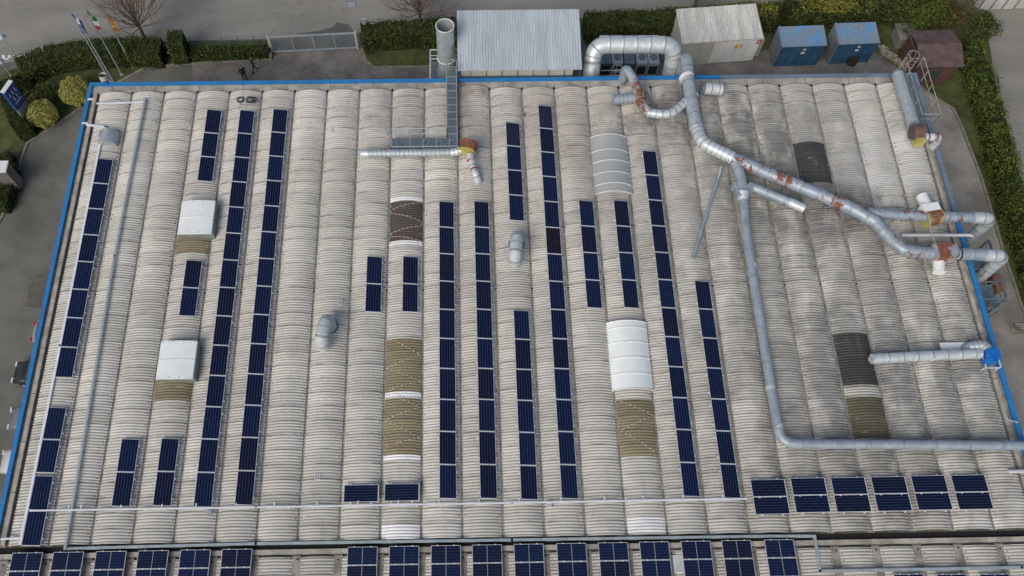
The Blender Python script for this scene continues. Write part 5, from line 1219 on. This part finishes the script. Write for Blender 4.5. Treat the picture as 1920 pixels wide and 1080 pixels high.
for (px_, py_, key, rev, lab) in ((106, 452, 'carw', 1, 'white car showing only its red tail lamp past the roof, farthest back'), (100, 513, 'carw', 1, 'white car showing its red tail lamp beside the dark wet patch'), (63, 622, 'cars', 1, 'beige grey car barely showing above the black car'),
                                  (27, 700, 'carb', 0, 'black car with a big dark windscreen left of the blue edge'), (19, 783, 'carg', 0, 'grey car between the black and the white car'), (3, 866, 'carw', 0, 'white car nose lowest at the left edge')):
    q = P(px_, py_, GZ+.6); c = carmesh(M[key]); c.location = (q.x+2.05, q.y, GZ+.004); c.rotation_euler = (0, 0, (PI if rev else 0)+R.uniform(-.05, .05)); tag(c, lab, 'car', 'cars parked against the left wall')
mb = MB(); mb.sheet(px([(58, 520), (100, 505), (130, 500), (140, 560), (100, 580), (48, 575)]), GZ+.006); structure(mb, 'wet_patch', M['patch'])
# right yard clutter
mb = MB(); q = P(1862, 538, GZ); mb.box((q.x-.35, q.y-.5, GZ), (q.x+.35, q.y+.5, GZ+.7)); mb.box((q.x-.38, q.y-.53, GZ+.7), (q.x+.38, q.y+.53, GZ+.76)); single(mb, 'red_crate', M['rustp'], 'dull red crate in the side yard below the duct elbow', 'crate')
mb = MB(); q = P(1908, 618, GZ)
for k in range(5): mb.box((q.x-.5, q.y-.4+k*.18, GZ+.1), (q.x+.5, q.y-.28+k*.18, GZ+.13))
for k in range(3): mb.box((q.x-.48+k*.43, q.y-.4, GZ), (q.x-.38+k*.43, q.y+.44, GZ+.099))
single(mb, 'wooden_pallet', M['stone'], 'weathered wooden pallet lying in the side yard', 'pallet')
t = thing('scrap_trolley', 'grey frame trolley with tan sacks beside the right wall', 'trolley', tuple(P(1846, 560, GZ))); q = P(1847, 562, GZ)
mb = MB()
for dx in (-.4, .4):
    for dy in (-.9, .9): mb.bar((q.x+dx, q.y+dy, GZ), (q.x+dx, q.y+dy, GZ+1.1), .05)
for z_ in (.4, 1.1):
    for dx in (-.4, .4): mb.bar((q.x+dx, q.y-.9, GZ+z_), (q.x+dx, q.y+.9, GZ+z_), .05)
    for dy in (-.9, .9): mb.bar((q.x-.4, q.y+dy, GZ+z_), (q.x+.4, q.y+dy, GZ+z_), .05)
part(mb, 'frame', M['galv'], t); mb = MB(); mb.boxm((.7, .7, .45), Matrix.Translation((q.x, q.y+.3, GZ+.65)) @ Matrix.Rotation(.3, 4, 'Z')); part(mb, 'sack', M['leafo'], t)
# far building at the upper right
t = thing('far_building', 'grey panelled building past the road at the top right corner', 'building', tuple(P(1900, 0, GZ))); a = P(1832, 19, GZ); b_ = P(2100, 8, GZ)
mb = MB(); d = (b_-a).normalized(); n = Vector((-d.y, d.x, 0)); mb.prism([(a.x, a.y), (b_.x, b_.y), (b_.x+n.x*14, b_.y+n.y*14), (a.x+n.x*14, a.y+n.y*14)], GZ, GZ+3.5); part(mb, 'wall', M['bluegrey'] if 0 else M['wall'], t)
mb = MB()
for k in range(12): c = a.lerp(b_, k/12)-n*.04; mb.bar(c, c+u_*3.4, .08)
part(mb, 'panel_joint', M['steelb'], t)
# ------------------------------------------------------------------ people
def person(px_, py_, yaw, label, step=.18, arm=.2, skin_top=None):
    q = P(px_, py_, GZ+.012); root = thing('person', label, 'person', tuple(q), None); root.rotation_euler = (0, 0, yaw)
    V = []; E_ = []; Rr = []
    def v(p, r): V.append(p); Rr.append(r); return len(V)-1
    def chain(i0, lst):
        last = i0
        for p, r in lst:
            k = v(p, r); E_.append((last, k)); last = k
        return last
    pel = v((0, 0, .93), (.155, .11)); chest = chain(pel, [((0, 0, 1.10), (.14, .10)), ((0, .01, 1.32), (.175, .115)), ((0, 0, 1.44), (.11, .075))])
    neck = chain(chest, [((0, .01, 1.52), (.052, .052))])
    for s in (-1, 1):
        chain(pel, [((s*.10, 0, .86), (.092, .095)), ((s*.105, -step*s*.35-.02, .50), (.062, .066)), ((s*.11, -step*s+.03, .10), (.042, .045)), ((s*.11, -step*s+.01, .05), (.042, .04)), ((s*.12, -step*s-.17, .035), (.042, .03))])
        e_ = chain(chest, [((s*.19, 0, 1.42), (.058, .058)), ((s*.24, .03, 1.15), (.044, .044)), ((s*.25, -arm*.5, .93), (.033, .033)), ((s*.25, -arm*.5-.02, .87), (.030, .018))])
        for f in range(4): chain(e_, [((s*.25, -arm*.5-.05+f*.022, .82), (.010, .010)), ((s*.245, -arm*.5-.05+f*.02, .78+abs(f-1.5)*.008), (.008, .008))])
        chain(e_, [((s*.235, -arm*.5-.07, .85), (.010, .010)), ((s*.23, -arm*.5-.085, .82), (.008, .008))])
    me = bpy.data.meshes.new('body'); me.from_pydata(V, E_, []); o = bpy.data.objects.new('body', me); COL.objects.link(o); o.parent = root
    sk = o.modifiers.new('skin', 'SKIN'); sk.use_smooth_shade = True
    for k, s in enumerate(me.skin_vertices[0].data): s.radius = Rr[k]; s.use_root = (k == 0)
    sb = o.modifiers.new('sub', 'SUBSURF'); sb.levels = 2; sb.render_levels = 2
    m_, t_, b2 = nt('clothed_body'); tc = N(t_, 'ShaderNodeTexCoord').outputs['Object']; sp_ = N(t_, 'ShaderNodeSeparateXYZ'); t_.links.new(tc, sp_.inputs[0])
    z_ = sp_.outputs[2]; c_ = mixc(t_, mrange(t_, z_, .955, .965, smooth=False), (.020, .022, .030), (.014, .014, .017)); c_ = mixc(t_, mrange(t_, z_, 1.495, 1.505, smooth=False), c_, (.42, .26, .19)); c_ = mixc(t_, mrange(t_, z_, .075, .065, smooth=False), c_, (.03, .027, .024))
    hx = math_(t_, 'ABSOLUTE', sp_.outputs[0]); hand = math_(t_, 'MULTIPLY', mrange(t_, hx, .205, .21, smooth=False), mrange(t_, z_, .91, .90, smooth=False)); c_ = mixc(t_, hand, c_, (.42, .26, .19))
    t_.links.new(c_, b2.inputs['Base Color']); b2.inputs['Roughness'].default_value = .8; me.materials.append(m_)
    mb = MB(); mb.smooth = True; K = 14; vs = []
    for i in range(K+1):
        for j in range(18):
            th = PI*i/K; ph_ = 2*PI*j/18; x, y, z = math.sin(th)*math.cos(ph_), math.sin(th)*math.sin(ph_), math.cos(th)
            w_ = .076*(1-.22*max(0, -z)); d_ = .098*(1-.15*max(0, -z)); nose = .020*math.exp(-((x/.18)**2+((z+.10)/.2)**2)) if y < 0 else 0; eye = -.006*math.exp(-(((abs(x)-.38)/.16)**2+((z-.08)/.12)**2)) if y < 0 else 0
            chin = .012*math.exp(-((x/.3)**2+((z+.8)/.2)**2)) if y < 0 else 0
            vs.append((x*w_, y*(d_+nose+eye+chin), 1.655+z*.118))
    mb.add(vs, [(i*18+j, i*18+(j+1) % 18, (i+1)*18+(j+1) % 18, (i+1)*18+j) for i in range(K) for j in range(18)])
    for s in (-1, 1): mb.boxm((.018, .034, .055), Matrix.Translation((s*.077, .008, 1.65)))
    h_ = mb.build('head', M['skin'], root)
    mb = MB(); mb.smooth = True; vs = []
    for i in range(9):
        for j in range(18):
            th = PI*.58*i/8; ph_ = 2*PI*j/18; x, y, z = math.sin(th)*math.cos(ph_), math.sin(th)*math.sin(ph_), math.cos(th); 
            if y < -.2 and i > 4: z = max(z, .52)
            vs.append((x*.084, y*.106+.006, 1.665+z*.122))
    mb.add(vs, [(i*18+j, i*18+(j+1) % 18, (i+1)*18+(j+1) % 18, (i+1)*18+j) for i in range(8) for j in range(18)]); mb.build('hair', M['hair'], root)
    mb = MB()
    for s in (-1, 1): mb.boxm((.02, .008, .008), Matrix.Translation((s*.03, -.094, 1.668)))
    mb.boxm((.04, .006, .008), Matrix.Translation((0, -.098, 1.595))); mb.build('face_features', M['hair'], root)
person(461, 151, .4, 'person in black standing in the forecourt nearer the blue edge', .10, .15)
person(478, 134, 2.2, 'person in dark clothes walking, farther from the blue edge', .26, .5)
# ------------------------------------------------------------------ camera, light, render
cam = bpy.data.cameras.new('camera'); co = bpy.data.objects.new('camera', cam); COL.objects.link(co)
cam.sensor_width = 36; cam.lens = FPX/1920*36; cam.shift_x = 71.087/1920; cam.shift_y = 111.854/1920; cam.clip_end = 2000; cam.clip_start = 1
mt = Matrix((RT, UP, -FW)).transposed().to_4x4(); mt.translation = (CX, CY, CH); co.matrix_world = mt; scene.camera = co
EL, AZ = math.radians(41), math.radians(212)     # azimuth clockwise from +y: soft light from behind the camera, left
sd = Vector((math.sin(AZ)*math.cos(EL), math.cos(AZ)*math.cos(EL), math.sin(EL)))
sun = bpy.data.lights.new('sun', 'SUN'); sun.energy = 1.55; sun.angle = math.radians(34); sun.color = (1, .99, .92)
so = bpy.data.objects.new('sun', sun); COL.objects.link(so); so.rotation_euler = sd.to_track_quat('Z', 'Y').to_euler()
w = bpy.data.worlds.new('World'); scene.world = w; w.use_nodes = True; t = w.node_tree; bg = t.nodes['Background']
sk = t.nodes.new('ShaderNodeTexSky'); sk.sky_type = 'NISHITA'; sk.sun_disc = False; sk.sun_elevation = EL; sk.sun_rotation = AZ; sk.dust_density = 4; sk.air_density = 1.0; sk.ozone_density = .6
t.links.new(sk.outputs[0], bg.inputs[0]); bg.inputs[1].default_value = .122
scene.view_settings.view_transform = 'Standard'; scene.view_settings.look = 'None'; scene.view_settings.exposure = -.17; scene.view_settings.gamma = 1
scene.render.engine = 'CYCLES'
